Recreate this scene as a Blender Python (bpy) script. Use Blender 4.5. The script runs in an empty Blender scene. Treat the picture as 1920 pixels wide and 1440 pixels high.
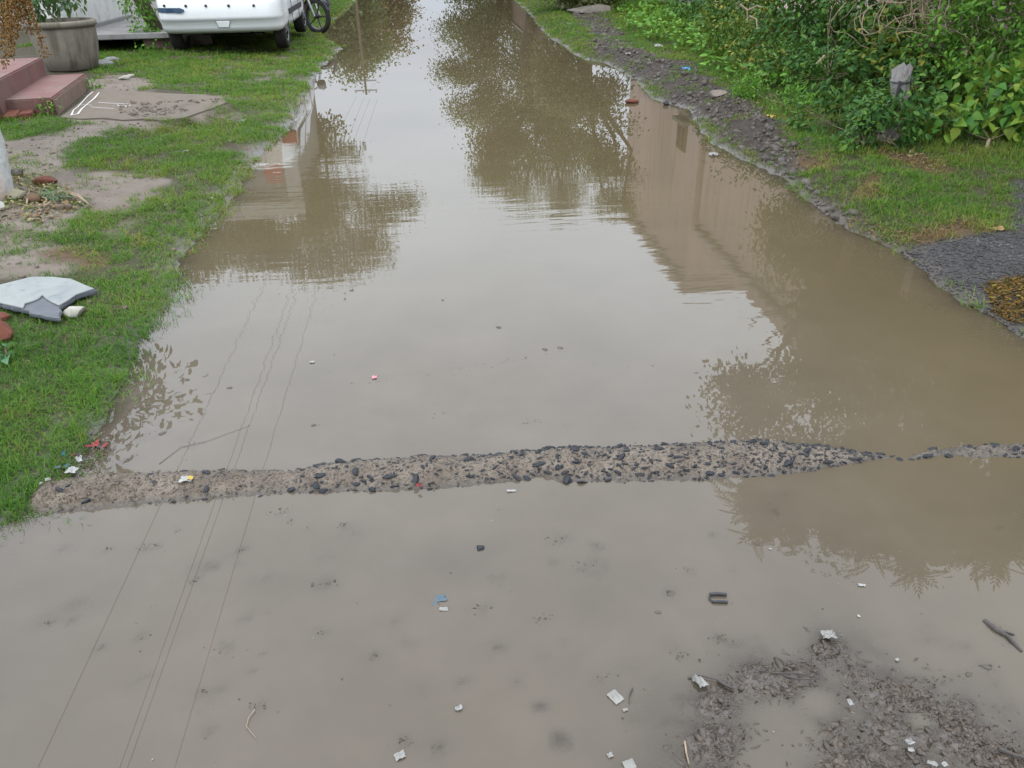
import bpy, bmesh, math, random
import numpy as np
from mathutils import Vector, Matrix, Euler
random.seed(7)
rng = np.random.default_rng(7)
scene = bpy.context.scene
COL = scene.collection
PI = math.pi

# ------------------------------------------------------------------ camera
FPX, CX, CY, CAM_H = 1450.0, 960.0, 720.0, 1.5
_d = np.array([(782 - CX) / FPX, (CY + 110) / FPX, -1.0]); _d /= np.linalg.norm(_d)
_ux = -0.016
_u = np.array([_ux, 0, 0]); _k = np.linalg.solve(np.array([[_d[1], _d[2]], [0, 1]]), np.array([-_ux * _d[0], .49]))
_u = np.array([_ux, _k[0], _k[1]]); _u -= _d * (_u @ _d); _u /= np.linalg.norm(_u)
_x = np.cross(_d, _u)
CM = np.array([_x, _d, _u])                      # camera space -> world
cam = bpy.data.cameras.new('camera'); cam_ob = bpy.data.objects.new('camera', cam); COL.objects.link(cam_ob)
cam.sensor_width = 36; cam.lens = FPX / 1920 * 36; cam.clip_start = .05; cam.clip_end = 2000
cam_ob.matrix_world = Matrix.Translation((0, 0, CAM_H)) @ Matrix(CM.tolist()).to_4x4()
scene.camera = cam_ob

# ------------------------------------------------------------------ world, sun, exposure
SUN_EL, SUN_AZ = math.radians(58), math.radians(205)
world = bpy.data.worlds.new('World'); scene.world = world; world.use_nodes = True
def build_world():
    nt = world.node_tree; nt.nodes.clear()
    N = nt.nodes.new; L = nt.links.new
    out = N('ShaderNodeOutputWorld'); bg = N('ShaderNodeBackground'); L(bg.outputs[0], out.inputs[0])
    bg.inputs[1].default_value = 0.1
    sky = N('ShaderNodeTexSky'); sky.sky_type = 'NISHITA'; sky.sun_disc = False
    sky.sun_elevation = SUN_EL; sky.sun_rotation = SUN_AZ
    tc = N('ShaderNodeTexCoord'); sep = N('ShaderNodeSeparateXYZ'); L(tc.outputs['Generated'], sep.inputs[0])
    mr = N('ShaderNodeMapRange'); mr.inputs[1].default_value = 0; mr.inputs[2].default_value = 1
    mr.inputs[3].default_value = 0; mr.inputs[4].default_value = 1; L(sep.outputs[2], mr.inputs[0])
    cr = N('ShaderNodeValToRGB'); L(mr.outputs[0], cr.inputs[0])
    e = cr.color_ramp.elements                                     # overcast: zenith about 2.5 x horizon
    e[0].position = 0; e[0].color = (.222, .242, .278, 1); e[1].position = 1; e[1].color = (.95, 1.01, 1.12, 1)
    for p_, c_ in ((.11, (.30, .322, .366)), (.19, (.415, .455, .52)), (.335, (.69, .765, .865)), (.42, (.80, .875, .975)), (.55, (.88, .955, 1.07)), (.72, (.94, 1.005, 1.12))):
        m = cr.color_ramp.elements.new(p_); m.color = (*c_, 1)
    nz = N('ShaderNodeTexNoise'); nz.inputs['Scale'].default_value = 2.2; nz.inputs['Detail'].default_value = 5
    mp = N('ShaderNodeMapping'); mp.inputs['Scale'].default_value = (1, 1, 2.2); L(tc.outputs['Generated'], mp.inputs[0]); L(mp.outputs[0], nz.inputs[0])
    nr = N('ShaderNodeMapRange'); nr.inputs[1].default_value = .3; nr.inputs[2].default_value = .7
    nr.inputs[3].default_value = .86; nr.inputs[4].default_value = 1.1; L(nz.outputs[0], nr.inputs[0])
    mul = N('ShaderNodeVectorMath'); mul.operation = 'SCALE'; L(cr.outputs[0], mul.inputs[0]); L(nr.outputs[0], mul.inputs['Scale'])
    m2 = N('ShaderNodeVectorMath'); m2.operation = 'SCALE'; L(mul.outputs[0], m2.inputs[0]); m2.inputs['Scale'].default_value = 40.0
    mix = N('ShaderNodeMixRGB'); mix.inputs[0].default_value = .9; L(sky.outputs[0], mix.inputs[1]); L(m2.outputs[0], mix.inputs[2])
    L(mix.outputs[0], bg.inputs[0])
build_world()
sun = bpy.data.lights.new('sun', 'SUN'); sun.energy = 1.3; sun.angle = math.radians(20); sun.color = (1, .93, .82)
sun_ob = bpy.data.objects.new('sun', sun); COL.objects.link(sun_ob)
_sd = Vector((math.sin(SUN_AZ) * math.cos(SUN_EL), math.cos(SUN_AZ) * math.cos(SUN_EL), math.sin(SUN_EL)))
sun_ob.rotation_euler = _sd.to_track_quat('Z', 'Y').to_euler(); sun_ob.location = (0, -5, 20)
vs = scene.view_settings
vs.view_transform = 'Standard'; vs.look = 'None'; vs.gamma = 1; vs.use_curve_mapping = False; vs.exposure = 0.1
scene.cycles.max_bounces = 6; scene.cycles.transparent_max_bounces = 8; scene.cycles.use_denoising = True

# ------------------------------------------------------------------ projection helpers
def ray(px, py):
    v = np.array([(px - CX) / FPX, (CY - py) / FPX, -1.0]); w = CM @ v
    return w / np.linalg.norm(w)
def flat(px, py, z=0.0):
    w = ray(px, py); t = (z - CAM_H) / w[2]
    return np.array([w[0] * t, w[1] * t, z])
def at(px, py, Y):                               # the point seen at a pixel, at a given distance up the road
    w = ray(px, py); t = Y / w[1]
    return np.array([w[0] * t, Y, CAM_H + w[2] * t])
def refl(px, py, Y):                             # the point whose mirror image in the water is seen there
    w = ray(px, py); t = Y / w[1]
    return np.array([w[0] * t, Y, -CAM_H - w[2] * t])
def zc_of(p): return float((np.asarray(p) - np.array([0, 0, CAM_H])) @ (-CM[:, 2]))
def pxm(n, p):                                   # n photo pixels in metres at p
    q = np.asarray(p, float); return n * abs(zc_of(q)) / FPX
def rpxm(n, p):
    q = np.array([p[0], p[1], -p[2]]); return n * abs(zc_of(q)) / FPX

# ------------------------------------------------------------------ numpy noise
_lat = rng.random((256, 256))
def vnoise(x, y, seed=0):
    x = np.asarray(x, float) + seed * 17.31; y = np.asarray(y, float) + seed * 9.77
    xi = np.floor(x).astype(int); yi = np.floor(y).astype(int); fx = x - xi; fy = y - yi
    fx = fx * fx * (3 - 2 * fx); fy = fy * fy * (3 - 2 * fy)
    a = _lat[xi & 255, yi & 255]; b = _lat[(xi + 1) & 255, yi & 255]; c = _lat[xi & 255, (yi + 1) & 255]; d = _lat[(xi + 1) & 255, (yi + 1) & 255]
    return (a * (1 - fx) + b * fx) * (1 - fy) + (c * (1 - fx) + d * fx) * fy
def fbm(x, y, scale, oct=3, seed=0):             # about -1..1
    s = 0; a = 1; n = 0
    for k in range(oct):
        s = s + a * (vnoise(x * scale, y * scale, seed + k * 3) * 2 - 1); n += a; a *= .5; scale *= 2.03
    return s / n
def sstep(a, b, x):
    t = np.clip((x - a) / (b - a), 0, 1); return t * t * (3 - 2 * t)
def poly_sd(poly, x, y):                         # signed distance, positive inside
    P = np.asarray(poly)[:, :2]; x = np.asarray(x, float).ravel(); y = np.asarray(y, float).ravel()
    d2 = np.full(x.shape, 1e18); ins = np.zeros(x.shape, bool)
    for k in range(len(P)):
        ax, ay = P[k]; bx, by = P[(k + 1) % len(P)]
        ex, ey = bx - ax, by - ay; l2 = ex * ex + ey * ey + 1e-12
        t = np.clip(((x - ax) * ex + (y - ay) * ey) / l2, 0, 1)
        d2 = np.minimum(d2, (x - ax - t * ex) ** 2 + (y - ay - t * ey) ** 2)
        cond = (ay > y) != (by > y)
        if ey != 0: ins ^= cond & (x < (bx - ax) * (y - ay) / ey + ax)
    d = np.sqrt(d2); return np.where(ins, d, -d)

# ------------------------------------------------------------------ mesh helpers
def np_mesh(name, V, F, mats=(), attrs=None, smooth=False):
    """V (n,3); F list of arrays (m,3)/(m,4)."""
    me = bpy.data.meshes.new(name)
    if not isinstance(F, (list, tuple)): F = [F]
    F = [np.asarray(f, np.int32) for f in F if len(f)]
    nl = sum(f.size for f in F); npoly = sum(len(f) for f in F)
    me.vertices.add(len(V)); me.vertices.foreach_set('co', np.asarray(V, np.float32).ravel())
    me.loops.add(nl); me.loops.foreach_set('vertex_index', np.concatenate([f.ravel() for f in F]))
    st = []; o = 0
    for f in F:
        st.append(o + np.arange(len(f)) * f.shape[1]); o += f.size
    me.polygons.add(npoly); me.polygons.foreach_set('loop_start', np.concatenate(st).astype(np.int32))
    if smooth: me.polygons.foreach_set('use_smooth', np.ones(npoly, bool))
    for k, a in (attrs or {}).items():
        at_ = me.attributes.new(k, 'FLOAT', 'POINT'); at_.data.foreach_set('value', np.asarray(a, np.float32))
    for m in mats: me.materials.append(m)
    me.update(calc_edges=True); me.validate()
    return me
def ob(name, me, parent=None, loc=None):
    o = bpy.data.objects.new(name, me); COL.objects.link(o)
    if parent is not None: o.parent = parent
    if loc is not None: o.location = [float(c) for c in loc]
    return o
def tag(o, label=None, cat=None, group=None, kind=None):
    if label: o['label'] = label
    if cat: o['category'] = cat
    if group: o['group'] = group
    if kind: o['kind'] = kind
    return o
def thing(name, label, cat, loc=(0, 0, 0), group=None, rz=0):
    o = ob(name, None, None, loc); o.rotation_euler = (0, 0, rz); o.empty_display_size = .1
    return tag(o, label, cat, group)
class MB:
    """collects polygons, then links them as one mesh object"""
    def __init__(s): s.v = []; s.f = []
    def add(s, V, F):
        b = len(s.v); s.v += [tuple(float(c) for c in p) for p in V]; s.f += [tuple(i + b for i in f) for f in F]; return s
    def box(s, x0, x1, y0, y1, z0, z1, M=None):
        V = [(x, y, z) for z in (z0, z1) for y in (y0, y1) for x in (x0, x1)]
        if M is not None: V = [tuple(M @ Vector(p)) for p in V]
        return s.add(V, [(0, 2, 3, 1), (4, 5, 7, 6), (0, 1, 5, 4), (2, 6, 7, 3), (0, 4, 6, 2), (1, 3, 7, 5)])
    def prism(s, poly, z0, z1):                  # poly ccw list of (x,y)
        n = len(poly); V = [(p[0], p[1], z0) for p in poly] + [(p[0], p[1], z1) for p in poly]
        return s.add(V, [tuple(range(n))[::-1], tuple(range(n, 2 * n))] + [(i, (i + 1) % n, n + (i + 1) % n, n + i) for i in range(n)])
    def tube(s, pts, rad, n=6, cap=True):
        pts = [Vector([float(c) for c in p]) for p in pts]; rs = rad if hasattr(rad, '__len__') else [rad] * len(pts)
        V = []; F = []; prev = None
        for i, p in enumerate(pts):
            t = (pts[min(i + 1, len(pts) - 1)] - pts[max(i - 1, 0)]).normalized()
            if prev is None:
                a = Vector((0, 0, 1)) if abs(t.z) < .9 else Vector((1, 0, 0)); prev = t.cross(a).normalized()
            prev = (prev - t * prev.dot(t)).normalized(); q = t.cross(prev)
            for k in range(n):
                a = 2 * PI * k / n; V.append(p + (prev * math.cos(a) + q * math.sin(a)) * rs[i])
        for i in range(len(pts) - 1):
            for k in range(n):
                F.append((i * n + k, i * n + (k + 1) % n, (i + 1) * n + (k + 1) % n, (i + 1) * n + k))
        if cap: F += [tuple(range(n))[::-1], tuple(range((len(pts) - 1) * n, len(pts) * n))]
        return s.add(V, F)
    def lathe(s, prof, n=32, axis='z', c=(0, 0, 0)):   # prof: (r, h)
        V = []; F = []
        for r, h in prof:
            for k in range(n):
                a = 2 * PI * k / n; u, w = r * math.cos(a), r * math.sin(a)
                V.append((c[0] + u, c[1] + w, c[2] + h) if axis == 'z' else (c[0] + h, c[1] + u, c[2] + w))
        for i in range(len(prof) - 1):
            for k in range(n):
                F.append((i * n + k, i * n + (k + 1) % n, (i + 1) * n + (k + 1) % n, (i + 1) * n + k))
        return s.add(V, F)
    def mesh(s, name, mats, smooth=False, bevel=0, weld=False):
        me = bpy.data.meshes.new(name); me.from_pydata(s.v, [], s.f)
        bm = bmesh.new(); bm.from_mesh(me)
        if weld: bmesh.ops.remove_doubles(bm, verts=bm.verts, dist=1e-4)
        bmesh.ops.recalc_face_normals(bm, faces=bm.faces)
        if bevel: bmesh.ops.bevel(bm, geom=[e for e in bm.edges if e.is_manifold and e.calc_face_angle(0) > .5], offset=bevel, segments=2, affect='EDGES', clamp_overlap=True)
        bm.to_mesh(me); bm.free()
        if smooth:
            for p in me.polygons: p.use_smooth = True
        for m in (mats if isinstance(mats, (list, tuple)) else [mats]): me.materials.append(m)
        return me
    def build(s, name, mats, parent=None, loc=None, **k): return ob(name, s.mesh(name, mats, **k), parent, loc)

def instances_mesh(bv, bf, R, T, S):
    """copies of a base shape: bv (k,3), bf list of arrays, R (n,3,3), T (n,3), S (n,) or (n,3)"""
    n = len(T); k = len(bv); S = np.asarray(S); S = S[:, None] if S.ndim == 1 else S
    V = np.einsum('nij,nkj->nki', R, bv[None] * S[:, None, :]) + T[:, None, :]
    F = [(np.asarray(f)[None] + (np.arange(n) * k)[:, None, None]).reshape(-1, np.asarray(f).shape[1]) for f in bf]
    return V.reshape(-1, 3), F
def frames(tip, nrm):                            # rotation matrices with y = tip, z ~ nrm
    t = tip / (np.linalg.norm(tip, axis=1, keepdims=True) + 1e-9)
    x = np.cross(t, nrm); x /= (np.linalg.norm(x, axis=1, keepdims=True) + 1e-9); z = np.cross(x, t)
    return np.stack([x, t, z], axis=2)

# ------------------------------------------------------------------ materials
class NT:
    def __init__(s, name):
        s.m = bpy.data.materials.new(name); s.m.use_nodes = True; s.t = s.m.node_tree; s.t.nodes.clear()
        s.out = s.n('ShaderNodeOutputMaterial')
    def n(s, typ, **kw):
        o = s.t.nodes.new(typ)
        for k, v in kw.items(): setattr(o, k, v)
        return o
    def l(s, a, b): s.t.links.new(a, b)
    def val(s, sock, v):
        if isinstance(v, bpy.types.NodeSocket): s.l(v, sock)
        else: sock.default_value = v
    def noise(s, scale, detail=4, rough=.6, vec=None, sc3=None, out=0, dist=0):
        o = s.n('ShaderNodeTexNoise'); o.inputs['Scale'].default_value = scale; o.inputs['Detail'].default_value = detail
        o.inputs['Roughness'].default_value = rough; o.inputs['Distortion'].default_value = dist
        v = vec if vec is not None else s.coord()
        if sc3:
            mp = s.n('ShaderNodeMapping'); mp.inputs['Scale'].default_value = sc3; s.l(v, mp.inputs[0]); v = mp.outputs[0]
        s.l(v, o.inputs[0]); return o.outputs[out]
    def coord(s, which='Object'):
        return s.n('ShaderNodeTexCoord').outputs[which]
    def geo(s, which='Position'): return s.n('ShaderNodeNewGeometry').outputs[which]
    def ramp(s, fac, stops):
        r = s.n('ShaderNodeValToRGB'); s.l(fac, r.inputs[0]); e = r.color_ramp.elements
        e[0].position, e[0].color = stops[0][0], (*stops[0][1], 1); e[1].position, e[1].color = stops[-1][0], (*stops[-1][1], 1)
        for p, c in stops[1:-1]:
            q = e.new(p); q.color = (*c, 1)
        return r.outputs[0]
    def mr(s, fac, a, b, c=0., d=1., clamp=True):
        m = s.n('ShaderNodeMapRange'); m.clamp = clamp; s.val(m.inputs[0], fac)
        for i, v in enumerate((a, b, c, d)): m.inputs[i + 1].default_value = v
        return m.outputs[0]
    def mix(s, fac, a, b, mode='MIX'):
        m = s.n('ShaderNodeMixRGB'); m.blend_type = mode; s.val(m.inputs[0], fac)
        for i, v in ((1, a), (2, b)): s.val(m.inputs[i], v if isinstance(v, bpy.types.NodeSocket) else (*v, 1))
        return m.outputs[0]
    def math(s, op, a, b=0.):
        m = s.n('ShaderNodeMath'); m.operation = op; s.val(m.inputs[0], a); s.val(m.inputs[1], b); return m.outputs[0]
    def attr(s, name, out='Fac'):
        a = s.n('ShaderNodeAttribute'); a.attribute_name = name; return a.outputs[out]
    def bump(s, h, strength=.5, dist=.01, nrm=None):
        b = s.n('ShaderNodeBump'); s.val(b.inputs['Strength'], strength); b.inputs['Distance'].default_value = dist
        s.l(h, b.inputs['Height'])
        if nrm is not None: s.l(nrm, b.inputs['Normal'])
        return b.outputs[0]
    def pbsdf(s, col, rough=.8, spec=.3, nrm=None, metal=0., coat=0.):
        p = s.n('ShaderNodeBsdfPrincipled'); s.val(p.inputs['Base Color'], col if isinstance(col, bpy.types.NodeSocket) else (*col, 1))
        s.val(p.inputs['Roughness'], rough); s.val(p.inputs['Specular IOR Level'], spec); p.inputs['Metallic'].default_value = metal
        p.inputs['Coat Weight'].default_value = coat; p.inputs['Coat Roughness'].default_value = .05
        if nrm is not None: s.l(nrm, p.inputs['Normal'])
        return p.outputs[0]
    def done(s, sh): s.l(sh, s.out.inputs[0]); return s.m

def m_rough(name, c1, c2, scale=20, rough=.85, spec=.25, bump=.4, bscale=60, c3=None, bdist=.004, metal=0., streak=None):
    t = NT(name); n1 = t.noise(scale, 5, .65)
    col = t.ramp(n1, [(.3, c1), (.7, c2)] if c3 is None else [(.25, c1), (.5, c2), (.75, c3)])
    if streak:
        col = t.mix(t.mr(t.noise(streak[0], 4, .6, sc3=(1, 1, .12)), .5, .68, 0, streak[2]), col, streak[1])
    nb = t.noise(bscale, 6, .7)
    col = t.mix(t.mr(nb, .3, .7, 0, .35), col, tuple(c * .6 for c in c1))
    return t.done(t.pbsdf(col, rough, spec, t.bump(nb, bump, bdist), metal))
def m_plain(name, c, rough=.5, spec=.5, metal=0., coat=0.):
    t = NT(name); n = t.noise(35, 4)
    return t.done(t.pbsdf(t.mix(t.mr(n, .3, .7, 0, .3), c, tuple(k * .75 for k in c)), t.mr(n, .3, .7, max(rough - .07, 0), rough + .07), spec, None, metal, coat))
def m_leaf(name, cols, trans=.3, rough=.45, spec=.4):
    """leaf material: tint differs from leaf to leaf (object and island random)"""
    t = NT(name); oi = t.n('ShaderNodeObjectInfo').outputs['Random']; gi = t.geo('Random Per Island')
    r = t.math('FRACT', t.math('ADD', oi, gi))
    k = len(cols); col = t.ramp(r, [(i / max(k - 1, 1), c) for i, c in enumerate(cols)])
    n = t.noise(14, 3); col = t.mix(t.mr(n, .35, .7, 0, .35), col, tuple(c * .55 for c in cols[0]))
    p = t.pbsdf(col, rough, spec); tr = t.n('ShaderNodeBsdfTranslucent'); t.l(t.mix(.5, col, (.22, .32, .03)), tr.inputs[0])
    mx = t.n('ShaderNodeMixShader'); mx.inputs[0].default_value = trans; t.l(p, mx.inputs[1]); t.l(tr.outputs[0], mx.inputs[2])
    return t.done(mx.outputs[0])
# ------------------------------------------------------------------ shoreline and terrain (z = 0 is the water)
LEFT = [(-500, 1000), (-160, 1000), (0, 988), (50, 968), (62, 935), (110, 900), (190, 800), (222, 745), (245, 655), (300, 590), (325, 545), (335, 500), (375, 440), (420, 395),
        (450, 355), (468, 310), (500, 280), (540, 245), (555, 205), (578, 165), (598, 132), (636, 95), (640, 86), (612, 76), (600, 62), (618, 44), (650, 18), (666, 0)]
RIGHT = [(965, 0), (990, 22), (1019, 60), (1050, 83), (1093, 112), (1137, 118), (1160, 133), (1189, 150), (1220, 183), (1255, 196), (1293, 205), (1302, 229), (1333, 267), (1380, 293),
         (1430, 317), (1477, 337), (1493, 357), (1540, 393), (1590, 430), (1647, 457), (1697, 478), (1747, 523), (1800, 570), (1847, 590), (1880, 610), (1920, 632), (2100, 720), (2330, 850), (2650, 1050)]
SHORE = np.array([(-1.5, -2.5), (-1.42, .6)] + [tuple(flat(*p)[:2]) for p in LEFT[1:]] + [(-2.1, 40), (-2.2, 70), (2.6, 70), (2.6, 40)]
                 + [tuple(flat(*p)[:2]) for p in RIGHT] + [(2.7, .4), (2.7, -2.5)])
def g0(p): return flat(*p)[:2]
# bed mounds (pixel x, y, radius m, rise m): the dark clumps that nearly reach the surface
MOUNDS = [(205, 1030, .025), (270, 1027, .035), (300, 1022, .02), (330, 995, .025), (545, 978, .025), (575, 992, .025), (610, 1095, .04), (85, 1168, .035), (480, 1325, .03), (420, 1218, .05), (375, 1300, .02), (455, 1055, .02),
          (365, 1090, .02), (600, 1185, .03), (265, 1195, .025), (190, 1215, .02), (530, 960, .05), (640, 985, .03), (700, 1230, .03), (1020, 1160, .04), (1255, 1112, .02), (1345, 1200, .035), (1290, 1070, .03), (1350, 1195, .03), (1270, 1230, .04),
          (1880, 1190, .03), (1895, 1205, .03), (1865, 1175, .025), (300, 812, .06), (240, 862, .05), (365, 832, .05), (590, 797, .03), (1000, 790, .06), (1065, 800, .05), (830, 780, .05), (1110, 1060, .06), (1050, 1010, .06),
          (1665, 1232, .03), (1850, 1250, .03), (1810, 1268, .025), (1750, 1345, .03), (760, 1390, .03), (820, 1400, .04), (900, 1140, .05), (1140, 1270, .05)]
N_CLUMP = len(MOUNDS); _r = random.Random(31)
MOUNDS += [(_r.uniform(40, 1900), _r.uniform(760, 1420), _r.uniform(.012, .05)) for _ in range(80)]
MND = [(g0(m[:2]), m[2]) for m in MOUNDS]
BLOBS = [(1552, 1222, .055, 1), (1430, 1278, .075, 1), (1500, 1262, .05, .9), (1340, 1322, .05, .95), (1345, 1395, .07, 1), (1390, 1378, .045, .9), (1560, 1385, .075, 1), (1600, 1425, .07, 1), (1480, 1302, .04, .7),
         (1650, 1300, .085, .9), (1720, 1320, .08, .9), (1745, 1275, .045, .8), (1785, 1335, .07, .8), (1660, 1370, .06, .7), (1800, 1385, .09, .9), (1880, 1400, .08, .8), (1910, 1440, .09, 1), (1690, 1440, .07, .8), (1560, 1460, .07, 1), (1350, 1450, .05, .9), (1600, 1255, .04, .8)]
BLB = [(g0(b[:2]), b[2], b[3]) for b in BLOBS]
POOLS = [(g0((1468, 1375)), .085), (g0((1530, 1318)), .04), (g0((1440, 1440)), .07), (g0((1730, 1350)), .03)]
PLATEAU = np.array([g0(p) for p in [(1180, 1250), (1330, 1215), (1480, 1200), (1540, 1170), (1600, 1180), (1690, 1235), (1800, 1260), (1920, 1330), (2050, 1420), (2050, 1800), (1100, 1800), (1150, 1400)]])

APX = [(112, 219), (134, 203), (152, 190), (172, 172), (210, 169), (250, 171), (300, 174), (340, 176), (385, 177), (418, 183), (428, 191), (398, 203), (365, 214), (345, 221), (305, 226), (270, 223), (230, 225), (190, 221), (150, 223)]
APRON = np.array([flat(*p, .13)[:2] for p in APX])
def shore_sd(x, y):
    return -poly_sd(SHORE, x, y) + fbm(x, y, 5, 3, 1) * (.03 + .05 * sstep(6, 16, y)) + fbm(x, y, 17, 2, 12) * .018
def height(x, y):
    sh = np.shape(x); x = np.asarray(x, float).ravel(); y = np.asarray(y, float).ravel()
    far = sstep(6, 16, y)
    sd = shore_sd(x, y)                          # + on land
    left = x < .4
    bank = np.where(left, .07 * (1 - np.exp(-np.maximum(sd, 0) / .35)) + .07 * sstep(.4, 2.2, sd),
                    .07 * (1 - np.exp(-np.maximum(sd, 0) / .22)) + .06 * sstep(.3, 1.8, sd) + .05 * np.exp(-((sd - .45) / .25) ** 2) * sstep(3.5, 5, y))
    bank += (fbm(x, y, 2.2, 3, 2) * .02 + fbm(x, y, 14, 3, 3) * .008) * sstep(0, .3, sd)
    muddy = np.where(left, 0, np.exp(-((sd - .35) / .35) ** 2)) * sstep(3.8, 5, y)
    bank += muddy * (np.abs(fbm(x, y, 9, 3, 4)) * .07 - .01) * sstep(0, .15, sd)
    depth = .11 * (1 - np.exp(-np.maximum(-sd, 0) / .45)) + .004
    z = np.where(sd > 0, bank, -depth)
    z = z + np.where(sd <= 0, fbm(x, y, 3, 3, 5) * .008, 0)
    # the road before the bump is shallower
    sh_n = sstep(2.05, 1.6, y) * (sd < 0); z = np.where(sd < 0, z * (1 - .55 * sh_n) * (1 - .5 * sh_n * sstep(-.15, .5, fbm(x, y, 2.3, 4, 13)) * sstep(-.7, .3, x)), z)
    ap = sstep(-.12, .0, poly_sd(APRON, x, y)); z = z * (1 - ap) + .118 * ap
    near = (y < 3.6) & (y > .3) & (np.abs(x) < 2.4)
    xi, yi = x[near], y[near]; zi = z[near]
    for (c, r) in MND:
        q = np.nonzero((np.abs(xi - c[0]) < 2.6 * r) & (np.abs(yi - c[1]) < 2.2 * r))[0]
        if not len(q): continue
        g = np.exp(-((xi[q] - c[0]) ** 2 + (yi[q] - c[1]) ** 2 * 1.6) / r ** 2)
        zi[q] = zi[q] + g * np.clip(-.002 - zi[q], 0, 1) * (.55 + .5 * fbm(xi[q], yi[q], 40, 2, 6))
    pl = sstep(-.12, .1, poly_sd(PLATEAU, xi, yi) + fbm(xi, yi, 9, 3, 7) * .05)
    base = -.012 + .006 * fbm(xi, yi, 12, 2, 8)
    zi = zi * (1 - pl) + base * pl
    s = np.zeros_like(xi)
    for (c, r, a) in BLB:
        s = np.maximum(s, a * np.exp(-(((xi - c[0]) ** 2 + (yi - c[1]) ** 2 * 1.5) / (r * 1.05) ** 2)))
    rel = np.abs(fbm(xi, yi, 28, 2, 9)) * .9 + .3 * (fbm(xi, yi, 38, 1, 10))
    zi = zi + s * (.013 + .024 * rel) + pl * (.010 * np.maximum(fbm(xi, yi, 22, 2, 11) - .1, 0))
    for (c, r) in POOLS:
        g = np.exp(-(((xi - c[0]) ** 2 + (yi - c[1]) ** 2 * 1.3) / r ** 2) ** 1.5); zi = zi * (1 - g) - .028 * g
    z[near] = zi
    z = np.where(y > 70, .05, z)
    return z.reshape(sh)
def H1(x, y): return float(height(np.array([x]), np.array([y]))[0])
def gnd(px, py, up=0.0):
    z = 0.1
    for _ in range(7):
        p = flat(px, py, z + up); z = H1(p[0], p[1])
        z = max(z, 0.0)
    return np.array([p[0], p[1], z])
def gpoly(pts): return np.array([gnd(*p)[:2] for p in pts])

# surface masks, in world coordinates
DIRT = [gpoly(p) for p in ([(-60, 262), (20, 262), (95, 252), (150, 232), (260, 228), (205, 245), (150, 262), (120, 290), (150, 325), (240, 322), (310, 335), (300, 370), (250, 392), (150, 400), (125, 430), (60, 436), (-60, 440)],
                           [(165, 150), (215, 143), (285, 150), (300, 162), (270, 172), (160, 176)], [(-60, 448), (70, 440), (118, 465), (140, 500), (95, 520), (-60, 530)],
                           [(100, 222), (170, 215), (330, 232), (240, 240)], [(390, 180), (425, 180), (440, 192), (395, 214), (365, 218)])]
SANDY = [gpoly([(560, 205), (575, 160), (600, 120), (645, 92), (650, 108), (600, 150), (580, 210), (545, 250), (535, 240)]), gpoly([(470, 310), (500, 285), (470, 268), (440, 300)])]
MUDR = [gpoly([(1035, -4), (1085, -2), (1130, 25), (1165, 60), (1180, 90), (1290, 118), (1345, 150), (1400, 190), (1440, 215), (1500, 285), (1520, 320), (1475, 335), (1430, 315), (1300, 225), (1250, 190), (1190, 145), (1160, 128), (1130, 92), (1095, 55)]),
        gpoly([(1490, 330), (1530, 335), (1570, 380), (1680, 455), (1640, 458), (1540, 393)])]
BROWN = [gpoly(p) for p in ([(1600, 335), (1650, 330), (1665, 365), (1620, 372)], [(1640, 285), (1720, 290), (1775, 310), (1760, 325), (1680, 305)], [(1690, 440), (1790, 415), (1830, 430), (1740, 455)], [(1480, 285), (1560, 290), (1570, 320), (1500, 322)],
                            [(70, 470), (130, 462), (190, 470), (215, 495), (170, 505)], [(245, 435), (275, 435), (275, 455), (250, 458)], [(0, 768), (35, 765), (40, 790), (0, 795)])]
GRAVEL = [gpoly([(1690, 478), (1712, 455), (1780, 443), (1870, 425), (1900, 380), (1895, 350), (1990, 320), (2300, 330), (2600, 520), (2330, 850), (2100, 725), (1920, 635), (1850, 595), (1750, 528)])]
MOSS = [gpoly([(1850, 545), (1880, 530), (1930, 515), (2050, 520), (2060, 640), (1960, 640), (1885, 605)])]
BARE = [gpoly([(18, 195), (110, 225), (180, 165), (175, 130), (60, 90), (-80, 90), (-80, 200)]), gpoly([(-40, 520), (60, 522), (180, 545), (112, 600), (40, 582), (-40, 575)]),
        gpoly([(110, 222), (165, 172), (300, 170), (425, 180), (392, 215), (330, 230), (200, 226)])]
def masks(x, y):
    x = np.asarray(x, float).ravel(); y = np.asarray(y, float).ravel()
    amp = .03 + .05 * sstep(3, 10, y)
    xx = x + fbm(x, y, 3.5, 3, 21) * amp * 2.2 + fbm(x, y, 16, 2, 23) * amp * .7; yy = y + fbm(x, y, 3.5, 3, 22) * amp * 3.5
    def pm(polys, w):
        m = np.zeros_like(x)
        for P in polys: m = np.maximum(m, sstep(-w, w, poly_sd(P, xx, yy)))
        return m
    sd = shore_sd(x, y)
    d = dict(dirt=np.maximum(pm(DIRT, .07), pm(SANDY, .06)), mud=pm(MUDR, .08), brown=pm(BROWN, .06), gravel=pm(GRAVEL, .04), moss=pm(MOSS, .04), bare=pm(BARE, .02), sd=sd)
    d['dirt'] = np.maximum(d['dirt'], sstep(.25, .55, fbm(x, y, 1.7, 3, 30)) * (x < -1.8) * (y > 3) * .55)
    return d

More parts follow.
